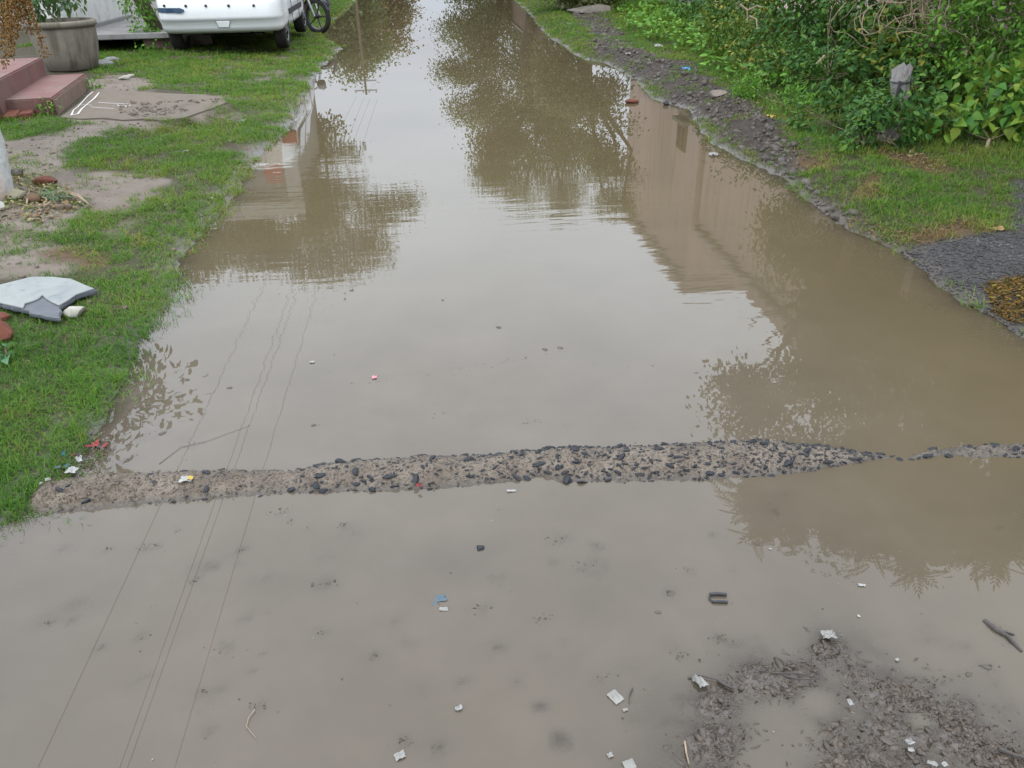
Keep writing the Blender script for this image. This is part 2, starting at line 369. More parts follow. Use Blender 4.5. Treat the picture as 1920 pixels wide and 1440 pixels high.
# ------------------------------------------------------------------ terrain sheet
def growing(a0, step, k, lim):
    v = [a0]
    while v[-1] < lim: v.append(v[-1] + step); step *= k
    return np.array(v)
ys = np.concatenate([-growing(-.45, .1, 1.25, 40)[::-1][:-1], [.45 + .05]]) if False else None
yy_f = [.55]
while yy_f[-1] < 320: yy_f.append(yy_f[-1] + max(.0068, yy_f[-1] * .0056))
yy_b = [.55]; st = .03
while yy_b[-1] > -60: yy_b.append(yy_b[-1] - st); st *= 1.25
GY = np.array(yy_b[::-1][:-1] + yy_f)
xr = list(np.arange(0, 1.75, .0088)); st = .0088
while xr[-1] < 200: st = min(st * 1.03, 8) if xr[-1] < 5 else st * 1.12; xr.append(xr[-1] + st)
GX = np.array([-v for v in xr[::-1][:-1]] + xr) + .2
def sheet(gx, gy):
    X, Y = np.meshgrid(gx, gy); n, m = X.shape
    idx = np.arange(n * m).reshape(n, m)
    return X.ravel(), Y.ravel(), np.stack([idx[:-1, :-1], idx[:-1, 1:], idx[1:, 1:], idx[1:, :-1]], -1).reshape(-1, 4)

def mat_ground():
    t = NT('ground_soil'); P = t.geo()
    n1 = t.noise(3.0, 6, .65, P); n2 = t.noise(38, 6, .7, P); n3 = t.noise(150, 4, .7, P)
    soil = t.ramp(n2, [(.3, (.024, .021, .011)), (.55, (.038, .033, .018)), (.75, (.062, .05, .031))])
    dirt = t.ramp(n1, [(.3, (.082, .066, .053)), (.5, (.108, .088, .071)), (.7, (.13, .108, .089))])
    dirt = t.mix(t.mr(n3, .52, .72, 0, .55), dirt, (.045, .035, .027))
    dirt = t.mix(t.mr(n2, .6, .75, 0, .5), dirt, (.165, .145, .122))
    mud = t.ramp(n2, [(.3, (.014, .011, .008)), (.55, (.034, .027, .021)), (.8, (.085, .07, .058))])
    brown = t.ramp(n2, [(.3, (.03, .018, .009)), (.7, (.085, .055, .027))])
    grav = t.ramp(n3, [(.35, (.016, .0155, .015)), (.6, (.046, .044, .042)), (.8, (.10, .097, .093))])
    bed = t.ramp(n2, [(.3, (.024, .018, .013)), (.7, (.054, .043, .033))])
    c = t.mix(t.attr('dirt'), soil, dirt); c = t.mix(t.attr('mud'), c, mud); c = t.mix(t.attr('brown'), c, brown); c = t.mix(t.attr('gravel'), c, grav)
    wet = t.attr('wet'); c = t.mix(wet, c, bed)
    rough = t.mr(wet, 0, 1, .9, .38); spec = t.mr(wet, 0, 1, .2, .5)
    b = t.bump(n3, .5, .004, t.bump(n2, .6, .012))
    return t.done(t.pbsdf(c, rough, spec, b))
X, Y, F = sheet(GX, GY)
Z = height(X, Y); mk = masks(X, Y)
wet = np.clip(1 - sstep(.0, .035, Z + fbm(X, Y, 18, 2, 31) * .012), 0, 1)
wet = np.maximum(wet, sstep(2.0, 1.6, Y) * (np.abs(X) < 1.6) * (Y > .2))
gm = mat_ground()
ground = ob('ground', np_mesh('ground', np.stack([X, Y, Z], 1), F, [gm], dict(dirt=mk['dirt'], mud=mk['mud'], brown=np.maximum(mk['brown'], mk['moss']), gravel=mk['gravel'], wet=wet), smooth=True))
tag(ground, 'muddy verges and flooded lane bed', kind='structure')

# ------------------------------------------------------------------ flood water
def mat_water():
    t = NT('muddy_water'); P = t.geo()
    dep = t.attr('depth')
    n1 = t.noise(1.1, 4, .6, P); n2 = t.noise(2.6, 5, .6, P)
    mud = t.ramp(n1, [(.3, (.063, .050, .027)), (.5, (.069, .0545, .030)), (.7, (.075, .060, .034))])
    silt_skygrey = t.ramp(n2, [(.3, (.060, .050, .037)), (.55, (.070, .058, .0435)), (.75, (.080, .067, .050))])  # silt colour greyed with part of the sky's reflection painted in
    mud = t.mix(t.mr(t.attr('silt_skygrey'), 0, 1, 0, 1), mud, silt_skygrey)
    # thin water lets the bed show through
    clear = t.math('POWER', 2.718, t.math('MULTIPLY', dep, -70.0))
    clear = t.mr(clear, 0, 1, 0, .9)
    # ripples: long crests across the lane, in patches
    rip = t.noise(1, 3, .5, P, (1.5, 7.5, 1)); rip2 = t.noise(1, 2, .5, P, (4, 17, 1)); fine = t.noise(1, 2, .5, P, (3.2, 9, 1))
    h = t.math('ADD', t.math('MULTIPLY', rip, t.math('MULTIPLY', t.attr('ripple'), .55)), t.math('MULTIPLY', rip2, t.math('MULTIPLY', t.attr('ripple'), .10)))
    h = t.math('ADD', h, t.math('MULTIPLY', fine, .003))
    h = t.math('ADD', h, t.attr('rings'))
    nrm = t.bump(h, 1.0, .0035)
    d = t.n('ShaderNodeBsdfDiffuse'); t.l(mud, d.inputs[0])
    tr = t.n('ShaderNodeBsdfTransparent'); tr.inputs[0].default_value = (.93, .88, .8, 1)
    body = t.n('ShaderNodeMixShader'); t.l(clear, body.inputs[0]); t.l(d.outputs[0], body.inputs[1]); t.l(tr.outputs[0], body.inputs[2])
    gl = t.n('ShaderNodeBsdfGlossy'); gl.inputs['Roughness'].default_value = 0.0; t.l(nrm, gl.inputs['Normal'])
    fr = t.n('ShaderNodeFresnel'); fr.inputs[0].default_value = 1.34; t.l(nrm, fr.inputs[1])
    mx = t.n('ShaderNodeMixShader'); t.l(fr.outputs[0], mx.inputs[0]); t.l(body.outputs[0], mx.inputs[1]); t.l(gl.outputs[0], mx.inputs[2])
    return t.done(mx.outputs[0])
wy = [-2.4]
while wy[-1] < 74: wy.append(wy[-1] + (.2 if wy[-1] < .3 else max(.013, wy[-1] * .012)))
wx = [0.]; st = .014
while wx[-1] < 3.6:
    if wx[-1] > 1.7: st *= 1.04
    wx.append(wx[-1] + st)
WX = np.array([-v for v in wx[::-1][:-1]] + wx) + .2
X, Y, F = sheet(WX, np.array(wy))
dep = np.maximum(-height(X, Y), 0)
rp = np.zeros_like(X)
for (px, py, rx, ry, a) in [(640, 400, .9, 1.3, 1.0), (560, 330, .5, 1.0, .8), (1010, 405, 1.1, .8, 1.1), (1290, 500, .40, .75, 1.7), (1400, 640, .3, .5, .5), (1850, 830, .35, .28, .7), (1660, 830, .3, .25, .35), (540, 620, .5, 1.2, .45), (1750, 740, .3, .4, .3)]:
    c = g0((px, py)); rp = np.maximum(rp, a * np.exp(-((X - c[0]) / rx) ** 2 - ((Y - c[1]) / ry) ** 2))
rp = rp * (.55 + .9 * np.clip(fbm(X, Y, .9, 2, 40) + .4, 0, 1)) * .75 * sstep(1.9, 2.15, Y + X * .05) + .001
rg = np.zeros_like(X)
for (px, py, R) in [(1467, 1013, .06), (1545, 1062, .07), (1538, 1055, .045)]:
    c = g0((px, py)); r = np.hypot(X - c[0], Y - c[1]); rg += np.sin(r * 2 * PI / .013) * np.exp(-((r - R * .4) / (R * .45)) ** 2) * .05
silt_skygrey = np.clip(sstep(5.2, 2.2, Y) * .9 * sstep(2.6, .6, X) + np.exp(-dep / .02) * .5, 0, 1)  # near water takes the painted sky grey, shallows the silt tone
water = ob('flood_water', np_mesh('flood_water', np.stack([X, Y, np.zeros_like(X)], 1), F, [mat_water()], dict(depth=dep, ripple=rp, rings=rg, silt_skygrey=silt_skygrey), smooth=True))
tag(water, 'brown rainwater flooding the lane', kind='structure')

# ------------------------------------------------------------------ speed bump of exposed concrete across the lane
FARE = [(40, 932), (62, 922), (100, 904), (180, 887), (300, 884), (420, 881), (540, 880), (650, 868), (800, 855), (950, 850), (1080, 840), (1250, 832), (1430, 829), (1550, 838), (1640, 852), (1700, 856), (1750, 840), (1800, 834), (1920, 829), (2050, 826), (2250, 822)]
NEARE = [(40, 972), (62, 968), (100, 962), (200, 952), (330, 942), (480, 930), (600, 925), (740, 920), (870, 912), (950, 905), (985, 902), (1010, 893), (1035, 899), (1060, 904), (1200, 905), (1380, 896), (1500, 888), (1580, 874), (1640, 861), (1700, 862), (1750, 858), (1800, 862), (1920, 860), (2050, 862), (2250, 868)]
def edge(pts, n):
    W = np.array([flat(*p)[:2] for p in pts]); px = np.array([p[0] for p in pts], float)
    q = np.linspace(40, 2250, n); return np.stack([np.interp(q, px, W[:, 0]), np.interp(q, px, W[:, 1])], 1), q
NB = 520
ef, qx = edge(FARE, NB); en, _ = edge(NEARE, NB)
def bump_surface(i_frac, u):
    """u in -1 (camera-side waterline) .. 1 (far waterline)"""
    a = np.stack([np.interp(i_frac, np.arange(NB), en[:, k]) for k in (0, 1)], -1); b = np.stack([np.interp(i_frac, np.arange(NB), ef[:, k]) for k in (0, 1)], -1)
    p = a + (b - a) * ((u + 1) / 2)[..., None]; w = np.hypot(*(b - a).T).T
    q = np.interp(i_frac, np.arange(NB), qx)
    hm = np.clip(w * .19, .004, .036)
    z = hm * (1 - np.abs(u) ** 2.2) - np.maximum(np.abs(u) - 1, 0) * .035
    z = z - .009 * np.exp(-((q - 1695) / 34) ** 2) - .006 * sstep(1730, 1780, q) - .07 * sstep(2080, 2240, q) - .024 * sstep(85, 45, q)
    z = z + fbm(p[..., 0], p[..., 1], 7, 3, 50) * .011 + np.abs(fbm(p[..., 0], p[..., 1], 22, 2, 52)) * .006 - .003 + fbm(p[..., 0], p[..., 1], 42, 3, 51) * .0045
    return p[..., 0], p[..., 1], z
ii, uu = np.meshgrid(np.arange(NB), np.linspace(-2.3, 2.3, 60), indexing='ij')
bx, by, bz = bump_surface(ii.astype(float), uu)
def mat_bump():
    t = NT('worn_concrete'); P = t.geo(); n1 = t.noise(9, 5, .65, P); n2 = t.noise(130, 4, .8, P); n3 = t.noise(48, 4, .7, P)
    c = t.ramp(n1, [(.3, (.060, .047, .035)), (.5, (.094, .076, .057)), (.7, (.125, .104, .08))])
    c = t.mix(t.mr(n2, .36, .5, .9, 0), c, (.025, .02, .015)); c = t.mix(t.mr(n2, .58, .72, 0, .5), c, (.23, .198, .155))
    c = t.mix(t.mr(n3, .58, .7, 0, .5), c, (.038, .031, .024))
    sep = t.n('ShaderNodeSeparateXYZ'); t.l(P, sep.inputs[0]); w = t.mr(t.math('ADD', sep.outputs[2], t.math('MULTIPLY', n1, -.016)), -.008, .008, 1, 0)
    c = t.mix(t.math('MULTIPLY', w, .75), c, (.035, .03, .025))
    return t.done(t.pbsdf(c, t.mr(w, 0, 1, .85, .35), .3, t.bump(n2, .7, .004, t.bump(n3, .6, .006))))
idx = np.arange(NB * 60).reshape(NB, 60)
F = np.stack([idx[:-1, :-1], idx[1:, :-1], idx[1:, 1:], idx[:-1, 1:]], -1).reshape(-1, 4)
bump_root = thing('speed_bump', 'low worn concrete speed bump crossing the flooded lane with dark stones in it', 'speed bump', (*g0((960, 880)), 0))
ob('ridge', np_mesh('ridge', np.stack([bx, by, bz], -1).reshape(-1, 3) - np.array([*g0((960, 880)), 0]), F, [mat_bump()], smooth=True), bump_root)
def rock_mesh(name, mat, seed, sx=1, sy=1, sz=.6, sub=2, cut=.75):
    r = random.Random(seed); bm = bmesh.new(); bmesh.ops.create_icosphere(bm, subdivisions=sub, radius=1)
    pl = [(Vector((r.gauss(0, 1), r.gauss(0, 1), r.gauss(0, 1))).normalized(), cut * r.uniform(.75, 1.1)) for _ in range(9)]
    for v in bm.verts:
        for n, d in pl:
            k = v.co.dot(n) - d
            if k > 0: v.co -= n * k * .9
        v.co.x *= sx; v.co.y *= sy; v.co.z *= sz
    me = bpy.data.meshes.new(name); bm.to_mesh(me); bm.free(); me.materials.append(mat); return me
M_slate = m_rough('wet_dark_stone', (.006, .007, .009), (.020, .022, .026), 40, .5, .22, .3, 120)
st_meshes = [rock_mesh('stone', M_slate, k, 1, .62 + .1 * (k % 3), .42, 1 if k % 2 else 2) for k in range(8)]
b0 = np.array([*g0((960, 880)), 0]); cnt = 0; taken = []
while cnt < 285:
    q = random.uniform(95, 1660) if random.random() < .92 else random.uniform(1640, 1930)
    dens = .07 if q < 520 else .45 if q < 900 else 1.0
    if random.random() > dens: continue
    u = max(-1.02, min(1.0, random.choice([random.uniform(-1, 1), random.gauss(.85, .12), random.gauss(-.8, .15)])))
    fi = np.interp(q, qx, np.arange(NB)); x, y, z = [float(v[0]) for v in bump_surface(np.array([fi]), np.array([u]))]
    s = random.choice([.006, .007, .009, .010, .012, .014, .017]) * random.uniform(.85, 1.15)
    if any((x - a) ** 2 + ((y - b) * 1.3) ** 2 < (s + c) ** 2 * .9 for a, b, c in taken): continue
    taken.append((x, y, s)); o = ob('stone', st_meshes[cnt % 8], bump_root)
    o.location = Vector((x, y, z + s * .16)) - Vector(b0); o.rotation_euler = (random.gauss(0, .2), random.gauss(0, .2), random.gauss(0, .6) + (PI if random.random() < .5 else 0)); o.scale = (s * random.uniform(1.1, 1.6), s, s); cnt += 1

SMALLROCKS = []
for k in range(4):
    me_ = rock_mesh('pebble', M_slate, 40 + k, 1, .75, .6, 1); SMALLROCKS.append((np.array([v.co[:] for v in me_.vertices]), [np.array([p.vertices[:] for p in me_.polygons])]))
def rand_rot(n, tilt=.5):
    z = np.stack([rng.normal(0, tilt, n), rng.normal(0, tilt, n), np.ones(n)], 1); z /= np.linalg.norm(z, axis=1, keepdims=True)
    a = rng.uniform(0, 2 * PI, n); t = np.stack([np.cos(a), np.sin(a), np.zeros(n)], 1); t -= z * (t * z).sum(1, keepdims=True); t /= np.linalg.norm(t, axis=1, keepdims=True)
    return np.stack([np.cross(t, z), t, z], 2)
def rock_cloud(name, T, S, mat, parent=None, tilt=.5):
    Vs, Fs, o = [], [], 0
    for k in range(4):
        i = np.arange(len(T)) % 4 == k; V, F = instances_mesh(*SMALLROCKS[k], rand_rot(i.sum(), tilt), T[i], S[i]); Vs.append(V); Fs += [f + o for f in F]; o += len(V)
    return ob(name, np_mesh(name, np.concatenate(Vs), Fs, [mat]), parent)
M_agg = m_rough('small_aggregate', (.012, .012, .013), (.06, .052, .045), 25, .6, .25, .3, 120, c3=(.16, .135, .105))
n = 4200; q = rng.uniform(70, 1640, n); q = np.where(rng.random(n) < .12, rng.uniform(1745, 2100, n), q); u = rng.uniform(-1.05, 1.02, n)
k = rng.random(n) < np.interp(q, [70, 500, 900, 1700], [.25, .6, 1, 1]); q, u = q[k], u[k]
x, y, z = bump_surface(np.interp(q, qx, np.arange(NB)), u)
tag(rock_cloud('aggregate', np.stack([x, y, z], 1) - b0, rng.uniform(.002, .0065, len(x)), M_agg, bump_root), kind='stuff')
q = rng.uniform(560, 1640, 650); u = rng.uniform(-1.05, 1.0, 650); k = rng.random(650) < np.interp(q, [560, 1000, 1300], [.25, .6, 1]); q, u = q[k], u[k]
x, y, z = bump_surface(np.interp(q, qx, np.arange(NB)), u); S = rng.uniform(.0045, .0095, len(x))
tag(rock_cloud('aggregate', np.stack([x, y, z], 1) - b0, np.stack([S * 1.5, S * .9, S * .7], 1), M_slate, bump_root, .35), kind='stuff')
M_gravel = m_rough('grey_gravel', (.013, .0125, .012), (.043, .041, .039), 9, .75, .25, .3, 100, c3=(.105, .10, .095))
n = 30000; yv = np.exp(rng.uniform(math.log(2.2), math.log(6), n)); xv = rng.uniform(2.3, 5.2, n); gm_ = masks(xv, yv); k = rng.random(n) < gm_['gravel'] * (1 - .8 * gm_['moss']) * (.45 + sstep(.9, .1, xv - 2.35 - (yv - 2.5) * .12) + .25 * (fbm(xv, yv, 4, 2, 70) > 0)); xv, yv = xv[k], yv[k]
tag(rock_cloud('gravel', np.stack([xv, yv, height(xv, yv) + .002], 1), rng.uniform(.004, .013, len(xv)), M_gravel), 'coarse dark grey gravel at the right edge of the lane', kind='stuff')
M_crumb = m_rough('dry_soil_crumb', (.05, .04, .031), (.11, .088, .07), 12, .9, .15, .5, 60, c3=(.15, .128, .105))
n = 16000; yv = np.exp(rng.uniform(math.log(2.6), math.log(14), n)); xv = rng.uniform(-6, -1.3, n); gm_ = masks(xv, yv); k = rng.random(n) < np.maximum(gm_['dirt'], .25 * (gm_['sd'] > 0)) * (1 - gm_['bare']) * (.25 + .75 * (fbm(xv, yv, 3, 2, 73) > .05)); xv, yv = xv[k], yv[k]
tag(rock_cloud('soil_crumbs', np.stack([xv, yv, height(xv, yv)], 1), rng.gamma(1.6, .0035, len(xv)) * (1 + .05 * yv), M_crumb), 'small crumbs of soil on the bare left verge', kind='stuff')
# clods of the churned mud on the right verge
M_clod = m_rough('wet_mud_clod', (.024, .019, .015), (.062, .051, .042), 12, .7, .3, .7, 60, c3=(.11, .092, .078))
n = 30000; yv = np.exp(rng.uniform(math.log(4.2), math.log(24), n)); xv = rng.uniform(2.2, 4.6, n); gm_ = masks(xv, yv); k = rng.random(n) < gm_['mud'] * sstep(-.1, .05, gm_['sd']) * (.3 + .7 * (fbm(xv, yv, 3, 2, 71) > -.1)); xv, yv = xv[k], yv[k]
tag(rock_cloud('mud_clods', np.stack([xv, yv, height(xv, yv)], 1), rng.gamma(1.8, .0065, len(xv)) * (1 + yv * .03), M_clod), 'dark churned mud clods along the right bank', kind='stuff')

# ------------------------------------------------------------------ grass
def mat_grass():
    t = NT('grass_blade'); g = t.attr('tint'); h = t.attr('along')
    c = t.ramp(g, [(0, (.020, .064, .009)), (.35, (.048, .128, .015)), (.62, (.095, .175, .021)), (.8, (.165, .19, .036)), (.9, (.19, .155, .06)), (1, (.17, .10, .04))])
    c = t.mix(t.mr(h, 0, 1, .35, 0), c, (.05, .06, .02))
    p = t.pbsdf(c, .6, .08); tr = t.n('ShaderNodeBsdfTranslucent'); t.l(t.mix(.4, c, (.16, .3, .03)), tr.inputs[0])
    mx = t.n('ShaderNodeMixShader'); mx.inputs[0].default_value = .35; t.l(p, mx.inputs[1]); t.l(tr.outputs[0], mx.inputs[2])
    return t.done(mx.outputs[0])
M_grass = mat_grass()
def blades(x, y, z, L, W, lean, az, tint):
    """five points, three faces per blade"""
    n = len(x); bd = rng.uniform(.3, 1.1, n)
    sx, sy = np.cos(az + PI / 2), np.sin(az + PI / 2); dx, dy = np.cos(az), np.sin(az)
    def pt(t, w, sgn):
        th = lean + bd * t; r = L * t * np.sin(th); hh = L * t * np.cos(th)
        return np.stack([x + dx * r + sx * w * sgn, y + dy * r + sy * w * sgn, z + hh - .004], 1)
    V = np.stack([pt(0, W, -1), pt(0, W, 1), pt(.55, W * .85, -1), pt(.55, W * .85, 1), pt(1, 0 * W, 1)], 1).reshape(-1, 3)
    b = (np.arange(n) * 5)[:, None]
    Fq = np.array([0, 1, 3, 2])[None] + b; Ft = np.array([2, 3, 4])[None] + b
    return V, Fq, Ft, np.repeat(tint, 5), np.tile([0, 0, .6, .6, 1], n)
def scatter_grass(name, label, region, n, per, Ls, Wmul, accept, tint_of):
    x0, x1, y0, y1 = region
    # even over the lane's length in log distance, so near ground is denser
    m = n; yv = np.exp(rng.uniform(math.log(y0), math.log(y1), m)); xv = rng.uniform(x0, x1, m)
    mk = masks(xv, yv); a = accept(xv, yv, mk); k = rng.random(m) < a; xv, yv = xv[k], yv[k]; mk = {q: v[k] for q, v in mk.items()}
    tb = tint_of(xv, yv, mk)
    X = np.repeat(xv, per); Y = np.repeat(yv, per); tb = np.repeat(tb, per); N = len(X)
    sc = .012 + .005 * np.sqrt(Y); X = X + rng.normal(0, 1, N) * sc; Y = Y + rng.normal(0, 1, N) * sc
    Zg = np.maximum(height(X, Y), -.012)
    L = rng.uniform(*Ls, N) * (1 + .35 * fbm(X, Y, 4, 2, 61)) * (1 + .03 * np.minimum(Y, 10)); W = .0010 * Wmul * (.8 + .22 * Y)
    tint = np.clip(tb + rng.normal(0, .13, N) + (rng.random(N) < .05 + .08 * (Y > 3.4)) * .38, 0, 1)
    V, Fq, Ft, ta, al = blades(X, Y, Zg, L, W, np.abs(rng.normal(.35, .35, N)), rng.uniform(0, 2 * PI, N), tint)
    o = ob(name, np_mesh(name, V, [Fq, Ft], [M_grass], dict(tint=ta, along=al))); return tag(o, label, kind='stuff')
def acc_left(x, y, m):
    sd = m['sd']; a = sstep(-.07, .03, sd + fbm(x, y, 7, 2, 62) * .06) * (1 - m['dirt'] * .985) * (1 - m['bare']) * (1 - .55 * m['brown'])
    thin = sstep(-.55, .05, fbm(x, y, 2.6, 4, 63) + .16 - .14 * sstep(3.2, 5, y))
    return a * (.14 + .86 * thin) + .30 * sstep(-.17, .0, sd) * (y < 6.5) * sstep(-.1, .1, fbm(x, y, 8, 2, 64))
def tint_left(x, y, m): return np.clip(.40 + .34 * fbm(x, y, 2.2, 4, 65) - .10 * sstep(3.6, 2.6, y) + .10 * sstep(4, 8, y) + .35 * m['brown'] + .25 * np.exp(-np.maximum(m['sd'], 0) / .08) * (y > 4), .1, 1)
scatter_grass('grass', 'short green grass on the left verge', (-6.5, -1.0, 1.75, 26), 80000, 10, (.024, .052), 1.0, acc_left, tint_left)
def acc_right(x, y, m):
    sd = m['sd']; return sstep(-.03, .08, sd + fbm(x, y, 7, 2, 66) * .06) * (1 - m['mud'] * (.72 + .28 * (fbm(x, y, 3.2, 2, 69) < .1))) * (1 - m['gravel']) * (1 - .6 * m['brown']) * (.3 + .7 * sstep(-.6, 0, fbm(x, y, 2.4, 3, 67) + .1)) * sstep(3.8, 2.6, x - .32 * y)
def tint_right(x, y, m): return np.clip(.50 + .32 * fbm(x, y, 2, 4, 68) + .5 * m['brown'] + .18 * np.exp(-np.maximum(m['sd'], 0) / .15), .1, 1)
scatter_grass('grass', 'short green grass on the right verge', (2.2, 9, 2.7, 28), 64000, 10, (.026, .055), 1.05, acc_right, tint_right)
# ------------------------------------------------------------------ houses, poles and wires along the lane (mostly seen mirrored in the water)
M_pink = m_rough('pink_limewash', (.54, .405, .365), (.60, .455, .41), 2.5, .9, .15, .15, 40, streak=(6, (.33, .2, .16), .5))
M_white = m_rough('whitewash', (.36, .355, .335), (.46, .455, .435), 3, .9, .15, .2, 40, c3=(.28, .27, .25))
M_grey = m_rough('grey_plaster', (.26, .25, .24), (.33, .32, .31), 3, .9, .15, .2, 40, streak=(6, (.18, .17, .16), .6))
M_brownw = m_rough('brown_plaster', (.10, .075, .055), (.15, .11, .08), 3, .9, .15, .3, 40)
M_glass = m_plain('dark_window_glass', (.02, .025, .03), .08, .6)
M_frame = m_plain('painted_frame', (.10, .055, .03), .5)
M_concrete = m_rough('grey_concrete', (.15, .148, .142), (.215, .21, .20), 5, .9, .2, .35, 70, streak=(9, (.12, .115, .105), .7))
M_metal = m_plain('galvanised_metal', (.35, .36, .37), .4, .5, .8)
M_redp = m_plain('red_painted_board', (.42, .05, .04), .5)
M_bluep = m_plain('blue_painted_board', (.05, .14, .32), .5)
M_wire = m_plain('wire_insulation', (.02, .02, .022), .5)
def window(parent, base, face, y0, y1, z0, z1, depth=.10):
    """a recessed-looking window on a wall whose plane is x=face (normal -x) ; pane set behind a proud frame"""
    f = MB(); w = .07
    for a in ((y0, y1, z0, z0 + w), (y0, y1, z1 - w, z1), (y0, y0 + w, z0 + w, z1 - w), (y1 - w, y1, z0 + w, z1 - w), ((y0 + y1) / 2 - w / 2, (y0 + y1) / 2 + w / 2, z0 + w, z1 - w)):
        f.box(face - .05, face - .003, a[0], a[1], a[2], a[3])
    fr = f.build('window', M_frame, parent)
    p = MB().box(face - .02, face - .004, y0 + w, y1 - w, z0 + w, z1 - w); p.build('pane', M_glass, fr)
    s = MB().box(face - .16, face - .002, y0 - .1, y1 + .1, z0 - .09, z0 - .012); s.build('sill', M_concrete, fr)
def house(name, label, x0, x1, y0, y1, h, mat, wins, band=.3, bandmat=None, slab=True):
    r = thing(name, label, 'house', (0, 0, 0))
    MB().box(x0, x1, y0, y1, -.1, h).build('wall', mat, r)
    t = MB(); t.box(x0 - .06, x1 + .06, y0 - .06, y1 + .06, h + .002, h + .12); rf = t.build('roof', M_concrete, r)
    p = MB(); w = .14
    for a in ((x0, x0 + w, y0, y1), (x1 - w, x1, y0, y1), (x0 + w, x1 - w, y0, y0 + w), (x0 + w, x1 - w, y1 - w, y1)): p.box(a[0], a[1], a[2], a[3], h + .122, h + .12 + band)
    p.build('parapet', bandmat or mat, rf)
    MB().box(x0 - .05, x0 - .002, y0, y1, -.1, .45).build('plinth', M_concrete, r)
    for a in wins: window(r, None, x0, *a)
    return r
house('pink_house', 'tall pink two-storey house beyond the hedge with brown framed windows', 5.8, 11, 16.6, 23, 5.6, M_pink, [(17.5, 18.15, 2.2, 2.8)])
house('pink_house', 'lower pink single-storey house nearer the lane behind the big shrubs', 5.85, 11, 8.6, 16.3, 4.1, M_pink, [])
w = thing('boundary_wall', 'pink plastered compound wall behind the right hand shrubs', 'wall', (0, 0, 0))
MB().box(5.75, 5.97, 2.2, 8.3, -.1, 2.5).build('panel', M_pink, w); MB().box(5.70, 6.02, 2.15, 8.35, 2.502, 2.58).build('coping', M_concrete, w)
w = thing('boundary_wall', 'low brown plastered wall far along the right side of the lane', 'wall', (0, 0, 0))
MB().box(3.6, 3.82, 26, 44, -.1, 1.35).build('panel', M_brownw, w); MB().box(3.55, 3.87, 25.95, 44.05, 1.352, 1.43).build('coping', M_concrete, w)
# grey and white building at the left
r = thing('grey_house', 'grey house with white corner pilaster and white parapet on the left', 'house', (0, 0, 0))
MB().box(-9, -3.1, 18, 23, -.1, 3.55).build('wall', M_grey, r)
MB().box(-9.1, -3.0, 17.9, 23.1, 3.552, 3.67).build('roof', M_concrete, r)
MB().box(-9.1, -3.0, 17.9, 18.05, 3.672, 4.0).build('parapet', M_white, r)
MB().box(-3.32, -3.02, 17.93, 18.2, -.1, 3.55).build('pilaster', M_white, r)
for k in (-7.5, -5.6): 
    f = MB()
    for a in ((k, k + 1.1, .9, .97), (k, k + 1.1, 2.03, 2.1), (k, k + .07, .97, 2.03), (k + 1.03, k + 1.1, .97, 2.03)): f.box(a[0], a[1], 17.94, 17.997, a[2], a[3])
    fr = f.build('window', M_frame, r); MB().box(k + .07, k + 1.03, 17.97, 17.996, .97, 2.03).build('pane', M_glass, fr)
s = thing('signboard', 'red signboard with a blue strip hanging on the grey house corner', 'sign', (0, 0, 0))
MB().box(-3.75, -3.36, 17.86, 17.9, 2.42, 3.1).build('board', M_redp, s); MB().box(-3.8, -3.40, 17.855, 17.905, 2.18, 2.415).build('strip', M_bluep, s); MB().tube([(-3.5, 17.88, 3.1), (-3.5, 17.95, 3.3)], .012).build('bracket', M_metal, s)
def pole(label, x, y, h, arms=True):
    r = thing('utility_pole', label, 'utility pole', (x, y, H1(x, y)), 'utility poles on the left side of the lane')
    MB().tube([(0, 0, -.3), (0.05, 0, h)], [.085, .055], 8).build('pole', M_brownw, r)
    for z in (h - .25, h - .75):
        MB().box(-.55, .65, -.04, .04, z, z + .07).build('crossarm', M_metal, r)
    for dx in (-.5, -.1, .22, .6):
        MB().lathe([(.0, 0), (.035, 0), (.045, .03), (.03, .06), (.04, .09), (0, .12)], 10, c=(dx, 0, h - .18)).build('insulator', M_white, r)
    return r
pole('grey concrete utility pole with two crossarms far down the lane', -3.35, 45, 5.6)
pole('grey concrete utility pole with two crossarms behind the photographer', -3.3, -9, 6.4)
for k, (px, lab) in enumerate([(372, 'black overhead wire nearest the middle of the lane'), (292, 'black overhead wire second from the lane side of the poles'), (278, 'black overhead wire close beside the second one from the lane'), (140, 'black overhead wire farthest from the lane')]):
    wr = ray(px, 1335); H = 6.1 - .06 * k; s_ = (H + CAM_H) / -wr[2]; X0, Y0 = wr[0] * s_, wr[1] * s_
    X1 = -3.35 + (-.5, -.1, .22, .6)[3 - k]; pts = []
    for j in range(40):
        y = -9 + 54 * j / 39; f = (y - Y0) / (45 - Y0); x = X0 + (X1 - X0) * f
        pts.append((x, y, H - .12 * max(f, 0) - .25 * math.sin(PI * j / 39)))
    tag(MB().tube(pts, .0048, 5).build('overhead_wire', M_wire), lab, 'wire', 'overhead wires between the poles')

